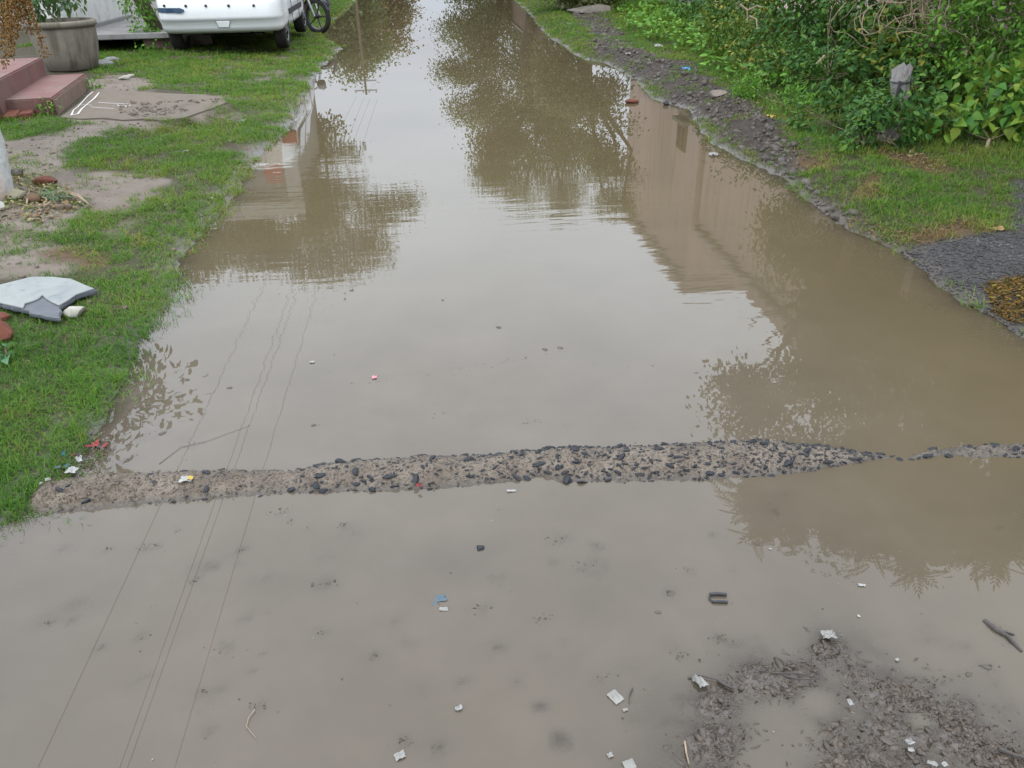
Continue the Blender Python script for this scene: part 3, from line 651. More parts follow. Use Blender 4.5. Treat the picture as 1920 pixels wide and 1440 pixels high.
# ------------------------------------------------------------------ leaves, trees, shrubs
def leaf_shape(rows, fold=.25, droop=.25):       # rows: (y, half width)
    V = []; F = []
    for y, w in rows: V += [(-w, y, fold * w - droop * y * y), (0, y, -droop * y * y), (w, y, fold * w - droop * y * y)]
    for i in range(len(rows) - 1):
        for k in (0, 1): F.append((i * 3 + k, i * 3 + k + 1, i * 3 + 4 + k, i * 3 + 3 + k))
    return np.array(V, float), [np.array(F)]
HEART = leaf_shape([(-.10, .20), (.06, .40), (.30, .42), (.62, .24), (1.0, .01)], .2, .3)
OVAL = leaf_shape([(0, .03), (.28, .19), (.62, .25), (.88, .14), (1.0, .01)], .3, .3)
LANCE = leaf_shape([(0, .02), (.35, .15), (.7, .12), (1.0, .005)], .3, .35)
SMALL = (np.array([(0, 0, 0), (.3, .5, .06), (0, 1, -.12), (-.3, .5, .06)], float), [np.array([(0, 1, 2, 3)])])
def pinnate():
    V = []; F = []
    for i in range(8):
        y = .12 + i * .11; z = -.22 * y * y
        for s in (-1, 1):
            b = len(V); l = .26 * (1 - .35 * abs(i - 3) / 4); V += [(0, y, z), (s * l * .45, y - .005, z - .01), (s * l, y + .13, z - .07), (s * l * .5, y + .105, z - .02)]; F.append((b, b + 1, b + 2, b + 3))
    b = len(V); V += [(0, .95, -.2), (.04, 1.05, -.23), (0, 1.2, -.30), (-.04, 1.05, -.23)]; F.append((b, b + 1, b + 2, b + 3))
    b = len(V); V += [(-.008, 0, 0), (.008, 0, 0), (.006, 1, -.21), (-.006, 1, -.21)]; F.append((b, b + 1, b + 2, b + 3))
    return np.array(V, float), [np.array(F)]
PINNATE = pinnate()
G_far = m_leaf('tree_foliage', [(.030, .055, .014), (.045, .075, .018), (.065, .095, .022), (.09, .12, .03)], .3, .55)
G_olive = m_leaf('olive_foliage', [(.05, .06, .02), (.075, .085, .025), (.10, .105, .03)], .3, .55)
G_rust = m_leaf('rusty_foliage', [(.16, .07, .035), (.12, .08, .03), (.08, .09, .025)], .25, .55)
M_bark = m_rough('brown_bark', (.05, .038, .028), (.10, .078, .058), 14, .9, .15, .8, 30, bdist=.02)
M_twig = m_rough('pale_twig', (.16, .12, .08), (.27, .21, .15), 30, .85, .2, .4, 80)
def rand_dirs(n):
    v = rng.normal(0, 1, (n, 3)); return v / np.linalg.norm(v, axis=1, keepdims=True)
def lumps(p, f):                                 # 3-D lumpiness, about -1..1
    return (np.sin(p[:, 0] * f + 1.3 * np.sin(p[:, 1] * f * .7)) + np.sin(p[:, 1] * f * 1.1 + 1.7 * np.sin(p[:, 2] * f * .8) + 1) + np.sin(p[:, 2] * f * 1.2 + 1.5 * np.sin(p[:, 0] * f * .9) + 2)) / 3
def crown_points(blobs, n_shoot, rmin=.45, rmax=1.05, gap=None):
    C = np.array([b[0] for b in blobs]); R = np.array([b[1] for b in blobs])
    p = R.prod(1) ** .66; k = rng.choice(len(C), n_shoot, p=p / p.sum())
    d = rand_dirs(n_shoot); r = rng.uniform(rmin ** 2, rmax ** 2, n_shoot) ** .5
    P = C[k] + d * R[k] * r[:, None]
    if gap: q = lumps(P, gap[0]) + rng.normal(0, .12, n_shoot) > gap[1]; P, d = P[q], d[q]
    return P, d
def leaf_cloud(blobs, n_shoot, per, size, shape, spread=2.2, droop=.3, rmin=.45, up=.9, gap=None):
    P, D = crown_points(blobs, n_shoot, rmin, 1.05, gap)
    P = np.repeat(P, per, 0); D = np.repeat(D, per, 0); n = len(P)
    T = P + rng.normal(0, 1, (n, 3)) * size * spread * np.array([1, 1, .7])
    tip = D * .8 + rand_dirs(n) * .8 + np.array([0, 0, -droop]); nrm = rand_dirs(n) * .7 + D * .35 + np.array([0, 0, up])
    S = size * rng.uniform(.65, 1.25, n)
    return T, frames(tip, nrm), S
def stem_mesh(base, blobs, r0, mat, name, sub=2, origin=None, fk=None):
    o = np.array(origin if origin is not None else base, float); m = MB(); base = np.array(base, float)
    top = np.mean([b[0] for b in blobs], 0); fork = base + (top - base) * .45; fork[2] = base[2] + (min(b[0][2] for b in blobs) - base[2]) * .65
    if fk: fork = base + (top - base) * np.array([fk, fk, fk * .95])
    j = lambda s: rng.normal(0, s, 3)
    q1 = base + (fork - base) * .5 + j(r0 * .9)
    m.tube([base - [0, 0, .15] - o, base + [0, 0, .05] - o, q1 - o, fork - o], [r0 * 1.35, r0 * 1.1, r0 * .9, r0 * .75], 9)
    for c, R in blobs:
        mid = fork + (c - fork) * .5 + j(.08) * np.linalg.norm(c - fork); m.tube([fork - [0, 0, r0 * .5] - o, mid - o, c - o], [r0 * .42, r0 * .24, r0 * .10], 6)
        for _ in range(sub):
            e = c + rand_dirs(1)[0] * R * .85; m.tube([mid * .4 + c * .6 - o, (c + e) / 2 + j(.03) - o, e - o], [r0 * .16, r0 * .1, r0 * .04], 5)
    return m.mesh(name, mat, smooth=True)
def tree(label, base, blobs, n_shoot, per, size, shape, mat, r0=.14, group=None, bark=None, spread=2.2, droop=.3, cat='tree', rmin=.45, gap=(3.2, -.30)):
    base = np.array([base[0], base[1], H1(base[0], base[1])])
    r = thing('tree', label, cat, base, group)
    ob('trunk', stem_mesh(base, blobs, r0, bark or M_bark, 'trunk', fk=.72), r)
    T, R, S = leaf_cloud(blobs, int(n_shoot * 1.3), per, size, shape, spread, droop, rmin, .9, gap); V, F = instances_mesh(shape[0], shape[1], R, T - base, S)
    ob('crown', np_mesh('crown', V, F, [mat]), r); return r
def rb(lst, Y, flat_=.85):                       # blobs from mirrored pixels: (px, py, radius px[, Y])
    out = []
    for b in lst:
        c = refl(b[0], b[1], b[3] if len(b) > 3 else Y); rad = rpxm(b[2], c); out.append((c, np.array([rad, rad, rad * flat_])))
    return out
GT = 'trees along the lane'
tree('bushy tree rising behind the grey house, nearest the lane', (-3.6, 24), rb([(620, 440, 56), (690, 470, 42), (750, 385, 26), (640, 300, 30), (595, 375, 45), (655, 515, 22), (560, 500, 34), (700, 400, 28), (600, 315, 36), (585, 270, 26), (612, 245, 20), (640, 350, 34), (620, 500, 34)], 23), 2400, 9, .10, SMALL, G_olive, .045, GT)
tree('bushy tree rising behind the grey house, farther from the lane', (-6.5, 23.6), rb([(470, 455, 60), (400, 470, 45), (520, 430, 45), (360, 500, 34), (520, 475, 30)], 23.5), 1600, 9, .105, SMALL, G_olive, .09, GT)
tree('leafy green tree far down the lane by the pole', (-4.2, 56), rb([(650, 60, 42), (660, 120, 30), (615, 40, 40), (690, 95, 28), (650, 10, 50)], 55), 2200, 8, .24, SMALL, G_far, .2, GT)
tree('tree with rusty brown leaves far down the lane', (-3.6, 62), rb([(720, 40, 34), (735, 80, 20), (705, 10, 44), (745, 20, 22)], 62), 1300, 8, .24, SMALL, G_rust, .2, GT)
tree('tall dark tree overhanging the lane far along the right bank', (3.4, 36), rb([(868, 60, 46), (848, 140, 32), (905, 120, 56), (880, 205, 40), (945, 190, 55), (900, 20, 55), (960, 60, 60), (1000, 130, 55)], 35), 4600, 9, .105, SMALL, G_far, .16, GT, rmin=.3)
tree('broad dark tree on the right bank in front of the tall tree', (3.6, 27), rb([(945, 290, 56), (985, 345, 50), (925, 330, 34), (1010, 260, 65), (1060, 370, 34), (1085, 300, 60), (1040, 220, 60), (960, 240, 50), (905, 270, 30)], 26), 4600, 9, .09, SMALL, G_far, .2, GT, rmin=.3)
tree('smaller dark tree on the right bank before the pink house', (3.5, 20), rb([(1075, 110, 60), (1120, 175, 42), (1100, 235, 46), (1135, 300, 30), (1130, 370, 34), (1050, 170, 50), (1150, 235, 24), (1165, 330, 20), (1105, 60, 50), (1165, 385, 18)], 19), 2800, 9, .085, SMALL, G_olive, .16, GT, rmin=.3)
tree('large leafy tree standing behind the shrubs by the pink wall', (5.2, 8.9), rb([(1450, 800, 52, 7.6), (1500, 690, 60, 8.5), (1560, 600, 76, 9), (1590, 745, 84, 7.6), (1680, 690, 80, 7.6), (1700, 600, 66, 8.4), (1775, 770, 48, 6.6), (1765, 640, 56, 7.2), (1620, 815, 46, 6.9), (1460, 540, 60, 10), (1560, 500, 76, 10), (1660, 500, 80, 9.5), (1600, 420, 70, 11), (1500, 440, 60, 11.5), (1720, 820, 40, 6.5), (1440, 640, 26, 9), (1530, 810, 46, 7.2), (1400, 600, 20, 10), (1385, 800, 38, 7.8), (1375, 730, 20, 8.5), (1420, 740, 30, 8.2), (1410, 810, 40, 7.4)], 8), 8000, 8, .08, SMALL, G_olive, .09, GT, rmin=.2, gap=(2.6, -.06))
tree('neem tree with feathery drooping leaves overhanging the speed bump', (5.3, 4.6), rb([(1465, 925, 46, 5), (1452, 985, 20, 4.9), (1600, 940, 52, 5), (1700, 955, 62, 4.9), (1712, 1035, 24, 4.8), (1785, 945, 44, 4.9), (1830, 1000, 34, 4.8), (1625, 1015, 22, 4.8), (1545, 900, 42, 5.2), (1660, 885, 50, 5.2), (1880, 1030, 18, 4.8), (1860, 780, 44, 5.6), (1900, 720, 44, 5.8), (1980, 900, 60, 5), (1900, 840, 30, 5.3)], 5), 3000, 2, .235, PINNATE, G_olive, .055, GT, spread=.35, droop=.5, rmin=.5)

# shrubs on the right verge: the nearest leaves are parts of their own
def pb(lst):
    out = []
    for b in lst:
        c = at(b[0], b[1], b[3]); rad = pxm(b[2], c); k = b[4] if len(b) > 4 else 1; out.append((c, np.array([rad, rad, rad * k])))
    return out
def shrub(name, label, cat, base_px, blobs, n_shoot, per, size, shape, mat, n_parts, rmin=.5, spread=.9, droop=.45, stem_r=.012, group=None, up=.8, gap=(9., -.12)):
    b = gnd(*base_px); r = thing(name, label, cat, b, group)
    ob('stem', stem_mesh(b, blobs, stem_r, M_twig, 'stem', 5), r)
    T, R, S = leaf_cloud(blobs, int(n_shoot * 1.35), per, size, shape, spread, droop, rmin, up, gap)
    gz = height(T[:, 0], T[:, 1]) + .01; T[:, 2] = np.maximum(T[:, 2], gz + rng.uniform(0, .04, len(T)))
    v = (T - np.array([0, 0, CAM_H])) @ CM; u = CX + FPX * v[:, 0] / -v[:, 2]; w = CY - FPX * v[:, 1] / -v[:, 2]
    inview = (u > 5) & (u < 1915) & (w > 3)
    score = np.linalg.norm(T - np.array([0, 0, CAM_H]), axis=1) - 3 * S - (~inview) * -50
    order = np.argsort(score); parts = order[:n_parts] if n_parts else []
    rest = np.setdiff1d(np.arange(len(T)), parts)
    V, F = instances_mesh(shape[0], shape[1], R[rest], T[rest] - b, S[rest]); tag(ob('foliage', np_mesh('foliage', V, F, [mat], smooth=True), r), kind='stuff')
    if n_parts:
        me = np_mesh('leaf', shape[0], shape[1], [mat], smooth=True)
        for i in parts:
            o = ob('leaf', me, r); M = Matrix(R[i].tolist()); o.location = (T[i] - b).tolist(); o.rotation_euler = M.to_euler(); o.scale = [float(S[i])] * 3
    return r
G_heart = m_leaf('heart_leaf', [(.035, .11, .02), (.055, .15, .022), (.10, .20, .028), (.20, .26, .035), (.03, .085, .022)], .22, .5, .14)
G_dark = m_leaf('dark_leaf', [(.016, .050, .013), (.024, .072, .015), (.042, .108, .022), (.10, .18, .032)], .14, .55, .10)
G_bright = m_leaf('bright_leaf', [(.055, .155, .02), (.085, .20, .027), (.13, .26, .035), (.035, .09, .018)], .22, .55, .12)
G_mixed = m_leaf('mixed_leaf', [(.022, .06, .014), (.038, .09, .016), (.08, .13, .022), (.22, .19, .03)], .2, .55, .10)
GS = 'shrubs on the right verge'
shrub('shrub', 'creeper with big heart shaped yellow green leaves at the right edge', 'shrub', (1850, 278), pb([(1830, 205, 70, 5.75), (1900, 190, 75, 5.7), (1780, 225, 40, 5.7), (1870, 255, 45, 5.5, .6), (1985, 220, 80, 5.5)]), 210, 5, .075, HEART, G_heart, 280, .6, .9, .6, group=GS)
shrub('shrub', 'bright green shrub with glossy oval leaves in the upper right corner', 'shrub', (1850, 215), pb([(1810, 70, 85, 6.9), (1890, 50, 90, 6.8), (1740, 95, 50, 7.0), (1860, 130, 60, 6.5), (1980, 60, 90, 6.7), (1830, -40, 90, 7.2), (1870, 20, 90, 7.5), (1905, 110, 60, 6.9), (1790, 30, 60, 7.4), (1830, 110, 50, 7.0), (1940, -30, 90, 7.4), (1880, 0, 110, 7.9), (1940, 60, 110, 7.7), (1800, -10, 90, 8.0)]), 1250, 7, .058, OVAL, G_bright, 260, .5, .9, .2, group=GS)
shrub('shrub', 'dark glossy shrub growing round the grey wooden post', 'shrub', (1610, 268), pb([(1590, 215, 55, 6.15), (1540, 225, 50, 6.2), (1665, 222, 55, 6.1), (1700, 175, 55, 6.4), (1610, 250, 45, 5.95, .6), (1655, 232, 44, 5.6), (1690, 230, 40, 5.6), (1700, 190, 44, 5.7), (1640, 205, 26, 5.6), (1630, 240, 40, 5.55), (1665, 250, 34, 5.45), (1670, 262, 30, 5.3, .7), (1610, 262, 30, 5.35, .7), (1625, 205, 34, 5.9), (1745, 245, 36, 6.0)]), 560, 7, .052, OVAL, G_dark, 290, .55, .9, .35, group=GS)
shrub('shrub', 'tall dark leafy shrub between the twig tangle and the low weeds', 'shrub', (1560, 175), pb([(1560, 90, 80, 8.2), (1500, 60, 75, 8.8), (1620, 60, 75, 8.2), (1540, 150, 55, 7.4), (1590, 140, 50, 7.3), (1560, -30, 100, 9), (1480, 130, 45, 7.8)]), 1000, 7, .058, OVAL, G_dark, 260, .5, 1, .4, group=GS)
shrub('shrub', 'shrub with dark leaves and dry brown stems beside the ground cover', 'shrub', (1420, 120), pb([(1420, 70, 60, 9.4), (1370, 40, 60, 10.5), (1440, 20, 70, 10), (1400, 125, 36, 8.4), (1460, 110, 40, 8.5), (1430, -50, 80, 11)]), 900, 7, .052, OVAL, G_mixed, 140, .45, 1, .3, group=GS)
shrub('shrub', 'yellowing leafy creeper under the bare twig tangle', 'shrub', (1690, 165), pb([(1680, 110, 50, 7.3), (1650, 60, 50, 7.8), (1700, 60, 50, 7.6), (1720, 130, 40, 7.0)]), 380, 6, .055, HEART, G_mixed, 170, .45, .9, .4, group=GS)
shrub('weed_clump', 'low clump of narrow leaved weeds in front of the tall dark shrub', 'weeds', (1470, 205), pb([(1440, 175, 32, 7.3, .7), (1480, 185, 34, 7.0, .7), (1520, 205, 30, 6.7, .7), (1400, 160, 28, 7.7, .7)]), 420, 7, .038, LANCE, G_bright, 110, .3, 1.1, 0, .006, group=GS, up=.4)
shrub('shrub', 'tall mixed shrub against the pink house at the top of the right hedge', 'shrub', (1480, 60), pb([(1330, 5, 45, 12.5), (1390, -5, 55, 12), (1460, 0, 60, 11), (1540, -10, 70, 10.5), (1620, -10, 70, 9.6), (1290, -5, 36, 14), (1700, -10, 70, 9), (1760, 20, 60, 8.6)]), 1100, 7, .06, OVAL, G_dark, 60, .45, 1, .3, group=GS)
# trailing ground cover farther along the right verge
n = 16000; yv = np.exp(rng.uniform(math.log(7.2), math.log(25), n)); xv = rng.uniform(3.1, 9.5, n)
cover = gpoly([(1140, 0), (1105, -8), (1900, -40), (1900, 60), (1480, 180), (1400, 168), (1350, 140), (1290, 112), (1190, 70), (1165, 40)])
k = rng.random(n) < sstep(-.1, .15, poly_sd(cover, xv, yv) + fbm(xv, yv, 2, 2, 80) * .3) * sstep(-.7, -.1, fbm(xv, yv, 1.3, 3, 81) + .2); xv, yv = xv[k], yv[k]
T = np.stack([xv, yv, height(xv, yv) + np.abs(fbm(xv, yv, 1.2, 2, 82)) * .16 + rng.uniform(.01, .10, len(xv))], 1)
R = frames(rand_dirs(len(T)) * [1, 1, .4] + [0, 0, .25], rand_dirs(len(T)) * .6 + [0, 0, .8]); V, F = instances_mesh(OVAL[0], OVAL[1], R, T, rng.uniform(.05, .10, len(T)) * (1 + .02 * yv))
tag(ob('ground_cover', np_mesh('ground_cover', V, F, [G_bright], smooth=True)), 'bright green trailing ground cover on the right verge', kind='stuff')
# ------------------------------------------------------------------ left verge: steps, apron, pot, platform, posts
M_step = m_rough('worn_pink_paint', (.105, .032, .030), (.125, .062, .052), 2.6, .75, .25, .35, 50, c3=(.125, .092, .076), streak=(14, (.07, .055, .047), .8))
M_stepside = m_rough('weathered_step_side', (.11, .075, .055), (.16, .11, .085), 7, .85, .2, .4, 60)
M_brick = m_rough('old_red_brick', (.075, .027, .018), (.125, .048, .031), 12, .9, .15, .5, 70)
A, B = gnd(107, 216), gnd(167, 163); zb = (A[2] + B[2]) / 2; e = (B - A)[:2]; Ls = float(np.hypot(*e)); az = math.atan2(e[1], e[0])
steps = thing('pink_steps', 'two worn pink painted concrete steps beside the big planter', 'steps', (A[0], A[1], zb), rz=az)
def wob(m, amp=.006):
    return m
MB().box(0, Ls, 0, .62, -.08, .15).build('step', [M_step], steps, bevel=.012)
MB().box(-.16, Ls + .05, .40, 1.5, -.08, .33).build('step', [M_step], steps, bevel=.012)
MB().box(.004, Ls - .004, -.012, -.001, -.08, .128).build('riser', M_stepside, steps, bevel=.003)
brick = MB().box(-.11, .11, -.055, .055, -.035, .035).mesh('brick', M_brick, bevel=.008)
for (x, y, z, r) in ((-.10, .22, .02, .1), (-.12, .34, .02, -.05), (-.27, .46, .02, .06), (-.28, .47, .095, -.04), (-.30, .60, .02, .1), (-.31, .62, .09, .03)):
    o = ob('brick', brick, steps, (x, y, z)); o.rotation_euler = (random.gauss(0, .04), random.gauss(0, .04), r)

M_apron = m_rough('worn_cement_apron', (.085, .069, .053), (.112, .093, .073), 3.5, .9, .15, .3, 60, c3=(.068, .055, .043))
M_chalk = m_plain('white_rice_powder', (.40, .39, .37), .95, .05)
pl = [flat(*p, .13) for p in APX]
c0 = np.mean(pl, 0); zt = .131
apron = thing('cement_apron', 'worn cement apron with white chalk loops in front of the pink steps', 'apron', (c0[0], c0[1], zt))
MB().prism([tuple((p - c0)[:2]) for p in pl], -.14, 0).build('slab', M_apron, apron, bevel=.006)
def strip(name, pxs, w, mat, parent, org, zz, closed=False):
    P = [flat(px, py, zz)[:2] - org[:2] for px, py in pxs]; 
    if closed: P.append(P[0])
    V = []; F = []
    for i, p in enumerate(P):
        d = np.array(P[min(i + 1, len(P) - 1)]) - P[max(i - 1, 0)]; d = d / (np.hypot(*d) + 1e-9); nrm = np.array([-d[1], d[0]]); ww = w * random.uniform(.6, 1.25)
        V += [(*(p - nrm * ww), .004), (*(p + nrm * ww), .004)]
        if i: F.append((2 * i - 2, 2 * i - 1, 2 * i + 1, 2 * i))
    return MB().add(V, F).build(name, mat, parent)
strip('chalk_line', [(134, 217), (138, 207), (147, 200), (155, 191), (165, 180), (174, 173)], .008, M_chalk, apron, c0, zt)
strip('chalk_line', [(134, 217), (146, 214), (154, 204), (166, 194), (178, 184), (186, 174)], .008, M_chalk, apron, c0, zt)
strip('chalk_line', [(146, 198), (160, 197), (172, 198)], .008, M_chalk, apron, c0, zt)
strip('chalk_line', [(185, 193), (205, 194), (232, 195), (246, 196)], .007, M_chalk, apron, c0, zt)
strip('chalk_line', [(212, 199), (220, 197), (226, 201), (232, 197), (238, 201), (245, 198)], .006, M_chalk, apron, c0, zt)
strip('chalk_line', [(170, 201), (190, 203), (214, 204)], .006, M_chalk, apron, c0, zt)

pb_ = gnd(138, 131); M_pot = m_rough('stained_cement_pot', (.13, .115, .09), (.18, .16, .128), 5, .9, .15, .35, 60, streak=(9, (.07, .058, .042), .8))
M_soil = m_rough('potting_soil', (.02, .015, .01), (.05, .04, .03), 30, .95, .1, .8, 60)
pot = thing('planter', 'big round grey cement planter with stained sides beside the pink steps', 'planter', pb_)
MB().lathe([(.0, .0), (.27, .0), (.30, .02), (.345, .16), (.375, .32), (.385, .48), (.385, .505), (.41, .51), (.415, .56), (.40, .575), (.36, .575), (.35, .50), (0, .50)], 48).build('bowl', M_pot, pot, smooth=True, weld=True)
MB().lathe([(0, .525), (.20, .53), (.345, .515)], 24).build('soil', M_soil, pot, smooth=True)
G_pot = m_leaf('pot_leaf', [(.018, .05, .014), (.028, .075, .018), (.045, .10, .022)], .25, .35, .5)
c = pb_ + [0, 0, .55]
def plant(name, label, cat, base, blobs, n_shoot, per, size, shape, mat, n_parts=0, stem_r=.012, spread=.9, droop=.4, rmin=.4, group=None):
    r = thing(name, label, cat, base, group)
    ob('stem', stem_mesh(base, blobs, stem_r, M_twig, 'stem', 3), r)
    T, R, S = leaf_cloud(blobs, n_shoot, per, size, shape, spread, droop, rmin)
    o_ = np.argsort(np.linalg.norm(T - np.array([0, 0, CAM_H]), axis=1)); pi, ri = o_[:n_parts], o_[n_parts:]
    V, F = instances_mesh(shape[0], shape[1], R[ri], T[ri] - base, S[ri]); tag(ob('foliage', np_mesh('foliage', V, F, [mat], smooth=True), r), kind='stuff')
    if n_parts:
        me = np_mesh('leaf', shape[0], shape[1], [mat], smooth=True)
        for i in pi:
            q = ob('leaf', me, r, T[i] - base); q.rotation_euler = Matrix(R[i].tolist()).to_euler(); q.scale = [float(S[i])] * 3
    return r
plant('potted_shrub', 'dark leafy shrub growing out of the big cement planter', 'shrub', pb_ + [0, 0, .51], [(c + [-.25, -.05, .38], np.array([.36, .3, .3])), (c + [.05, .05, .48], np.array([.34, .3, .32])), (c + [-.55, -.1, .2], np.array([.3, .25, .25])), (c + [.0, -.1, .95], np.array([.5, .45, .4]))], 170, 6, .085, OVAL, G_pot, 120)
# raised platform and its wall behind the planter
pe = gnd(300, 92); Yp = pe[1] + .3
M_dark = m_rough('underslab_shade', (.02, .017, .014), (.04, .035, .03), 20, .9, .2, .4, 60)  # shade of the void under the slab, put into the colour
p0 = at(183, 62, Yp - .5); p1 = at(300, 66, Yp - .5); zt = float((p0[2] + p1[2]) / 2)
plat = thing('stone_platform', 'grey slab platform bridging the dark void behind the planter', 'platform', (p0[0], p0[1], 0))
wd = float(p1[0] - p0[0])
MB().box(-.9, wd + .35, 0, 2.6, zt - .07, zt).build('slab', M_concrete, plat, bevel=.008)
MB().box(wd - .30, wd + .3, .12, 2.4, -.1, zt - .073).build('support', M_stepside, plat, bevel=.01); MB().box(-.9, -.45, .12, 2.4, -.1, zt - .073).build('support', M_stepside, plat, bevel=.01)
MB().box(-.449, wd - .301, 1.6, 2.3, -.1, zt - .075).build('shade_backing', M_dark, plat)  # dark block added where the space under the slab is only in shade
wl = thing('whitewashed_wall', 'stained whitewashed wall rising beside the grey slab platform', 'wall', (p0[0] - .55, p0[1] + .1, zt))
MB().box(-.22, 0, .1, 3.0, .002, 1.1).build('panel', M_white, wl); MB().box(-.26, .04, .06, 3.04, 1.103, 1.17).build('coping', M_concrete, wl)
MB().box(.001, .09, .1, 3.0, .002, .05).build('skirting', M_concrete, wl)
r = thing('concrete_block', 'small pale concrete lump beside the foot of the planter', 'concrete lump', gnd(192, 122)); ob('lump', rock_mesh('lump', M_concrete, 91, .17, .12, .07, 2), r)
r = thing('concrete_block', 'flat pale concrete fragment just in front of the platform void', 'concrete lump', gnd(208, 113)); ob('lump', rock_mesh('lump', M_concrete, 92, .16, .12, .05, 2), r)

# plants and a trunk by the car
c = gnd(283, 92)
plant('garden_shrub', 'bright green leafy shrub between the platform and the white car', 'shrub', c, [(c + [0, 0, .32], np.array([.2, .2, .26])), (c + [-.08, 0, .75], np.array([.24, .22, .32])), (c + [.05, 0, 1.15], np.array([.22, .2, .3])), (c + [.12, -.15, .1], np.array([.3, .22, .14]))], 190, 6, .06, OVAL, G_bright, 130)
tree('slim dark tree trunk beside the rear corner of the white car', (float(gnd(309, 88)[0]), float(gnd(309, 88)[1])), [(np.array([-4.6, 14.2, 3.2]), np.array([.7, .7, .5])), (np.array([-5.2, 14.3, 3.0]), np.array([.6, .6, .5])), (np.array([-4.7, 14.8, 3.5]), np.array([.6, .6, .4]))], 160, 7, .10, SMALL, G_far, .10)
# white painted leaning trunk with hanging dry seed strings
M_wpost = m_rough('flaking_white_paint_on_bark', (.24, .24, .225), (.32, .32, .305), 6, .85, .2, .6, 25, c3=(.14, .125, .105), streak=(5, (.20, .10, .04), .7), bdist=.01)
tb = gnd(2, 372); top = at(-60, 150, tb[1] + .15)
G_dry = m_leaf('dry_seed_husk', [(.24, .12, .035), (.30, .165, .057), (.20, .09, .028), (.36, .245, .10)], .25, .7, .2)
wt = thing('tree', 'leaning white painted tree trunk with dry orange seed strings hanging above', 'tree', tb)
f = MB(); f.tube([(-.02, 0, -.1), (0, 0, .02), (top - tb) * .5 + [.03, 0, 0], top - tb, (top - tb) * 1.6, (top - tb) * 2.2 + [.25, .3, .1]], [.105, .088, .078, .07, .06, .05], 14)
hub = tb + (top - tb) * 2.2 + [.25, .3, .1]
for d_ in ((-.25, .5, .3), (-.9, .6, .3), (-.4, 1.0, .4), (-.6, -.1, .5), (-1.2, .1, .2)): f.tube([hub - tb, hub - tb + np.array(d_) * .5 + [0, 0, .08], hub - tb + np.array(d_)], [.035, .024, .012], 7)
f.build('trunk', M_wpost, wt, smooth=True)
blobs = [(hub + np.array(d_) * .95, np.array([.42, .42, .28])) for d_ in ((-.25, .5, .3), (-.9, .6, .3), (-.4, 1.0, .4), (-.6, -.1, .5), (-1.2, .1, .2))]
T, R, S = leaf_cloud(blobs, 190, 6, .09, OVAL, 1, .5, .3); V, F = instances_mesh(OVAL[0], OVAL[1], R, T - tb, S); tag(ob('crown', np_mesh('crown', V, F, [G_olive], smooth=True), wt))
HUSK = (np.array([(0, 0, 0), (.32, .3, .1), (0, .3, .3), (-.32, .3, .1), (0, .3, -.15), (0, 1, 0)], float), [np.array([(0, 1, 2), (0, 2, 3), (0, 3, 4), (0, 4, 1), (5, 2, 1), (5, 3, 2), (5, 4, 3), (5, 1, 4)])])
for (tipx, tipy, Y0_, topx) in ((84, 104, 6.6, 10), (60, 60, 6.7, 4), (22, 105, 6.5, 0), (18, 95, 6.4, 14), (8, 125, 6.3, 2), (40, 48, 6.8, 12), (30, 70, 6.6, 30), (5, 75, 6.6, -8), (14, 60, 6.7, -2), (50, 35, 6.7, 22), (-6, 110, 6.3, -20), (-20, 90, 6.4, -24), (2, 45, 6.8, 6), (26, 40, 6.8, 16)):
    tip = at(tipx, tipy, Y0_); st = at(topx, -70 - random.uniform(0, 40), Y0_ + .1); arch = at((topx + tipx) / 2 + 12, (tipy - 70) / 2 - 18, Y0_ - .05)
    P = []
    for k in range(60):
        a = k / 59; p = st * (1 - a) ** 2 + arch * 2 * a * (1 - a) + tip * a * a; P.append(p)
    P = np.array(P); T = np.repeat(P, 5, 0) + rng.normal(0, .013, (300, 3)); k_ = rng.random(300) < .75; T = T[k_]
    tipv = rand_dirs(len(T)) + [0, 0, -1.1]; V, F = instances_mesh(HUSK[0], HUSK[1], frames(tipv, rand_dirs(len(T))), T - tb, rng.uniform(.014, .030, len(T)))
    b_ = len(V); tm = MB().tube([p - tb for p in P[::6]], .004, 4); V = np.concatenate([V, np.array(tm.v)]); q4 = np.array([f_ for f_ in tm.f if len(f_) == 4]) + b_
    ob('seed_string', np_mesh('seed_string', V, F + [q4], [G_dry]), wt)
# broken slate, rubble and bricks on the near left
def slab_from_px(name, label, cat, pxs, thick, lift, mat, tilt=(0, 0), sub='slab'):
    P = [gnd(*p, up=lift) for p in pxs]; c = np.mean(P, 0); z = c[2] + lift
    P = [flat(p[0], p[1], z) for p in pxs]; Q = []
    for i_ in range(len(P)):
        a_, b_ = P[i_], P[(i_ + 1) % len(P)]; L_ = np.linalg.norm(b_ - a_); nn = max(1, int(L_ / .03))
        for k_ in range(nn): Q.append(a_ + (b_ - a_) * k_ / nn + np.array([random.gauss(0, .004), random.gauss(0, .004), 0]))
    P = Q; r = thing(name, label, cat, (c[0], c[1], z))
    MB().prism([tuple(p[:2] - c[:2]) for p in P][::-1], -thick, 0).build(sub, mat, r, bevel=.004); r.rotation_euler = (tilt[0], tilt[1], 0); return r
def mat_slate():
    t = NT('weathered_slate'); P = t.coord(); n = t.noise(4.5, 5, .55, P, dist=.8); n2 = t.noise(22, 5, .6, P)
    c = t.ramp(n, [(.30, (.085, .095, .098)), (.42, (.125, .138, .132)), (.55, (.15, .16, .148)), (.7, (.11, .125, .115))]); c = t.mix(t.mr(n2, .6, .66, 0, .55), c, (.06, .067, .076))
    return t.done(t.pbsdf(c, t.mr(n, .4, .5, .35, .6), .45, t.bump(n, .5, .006)))
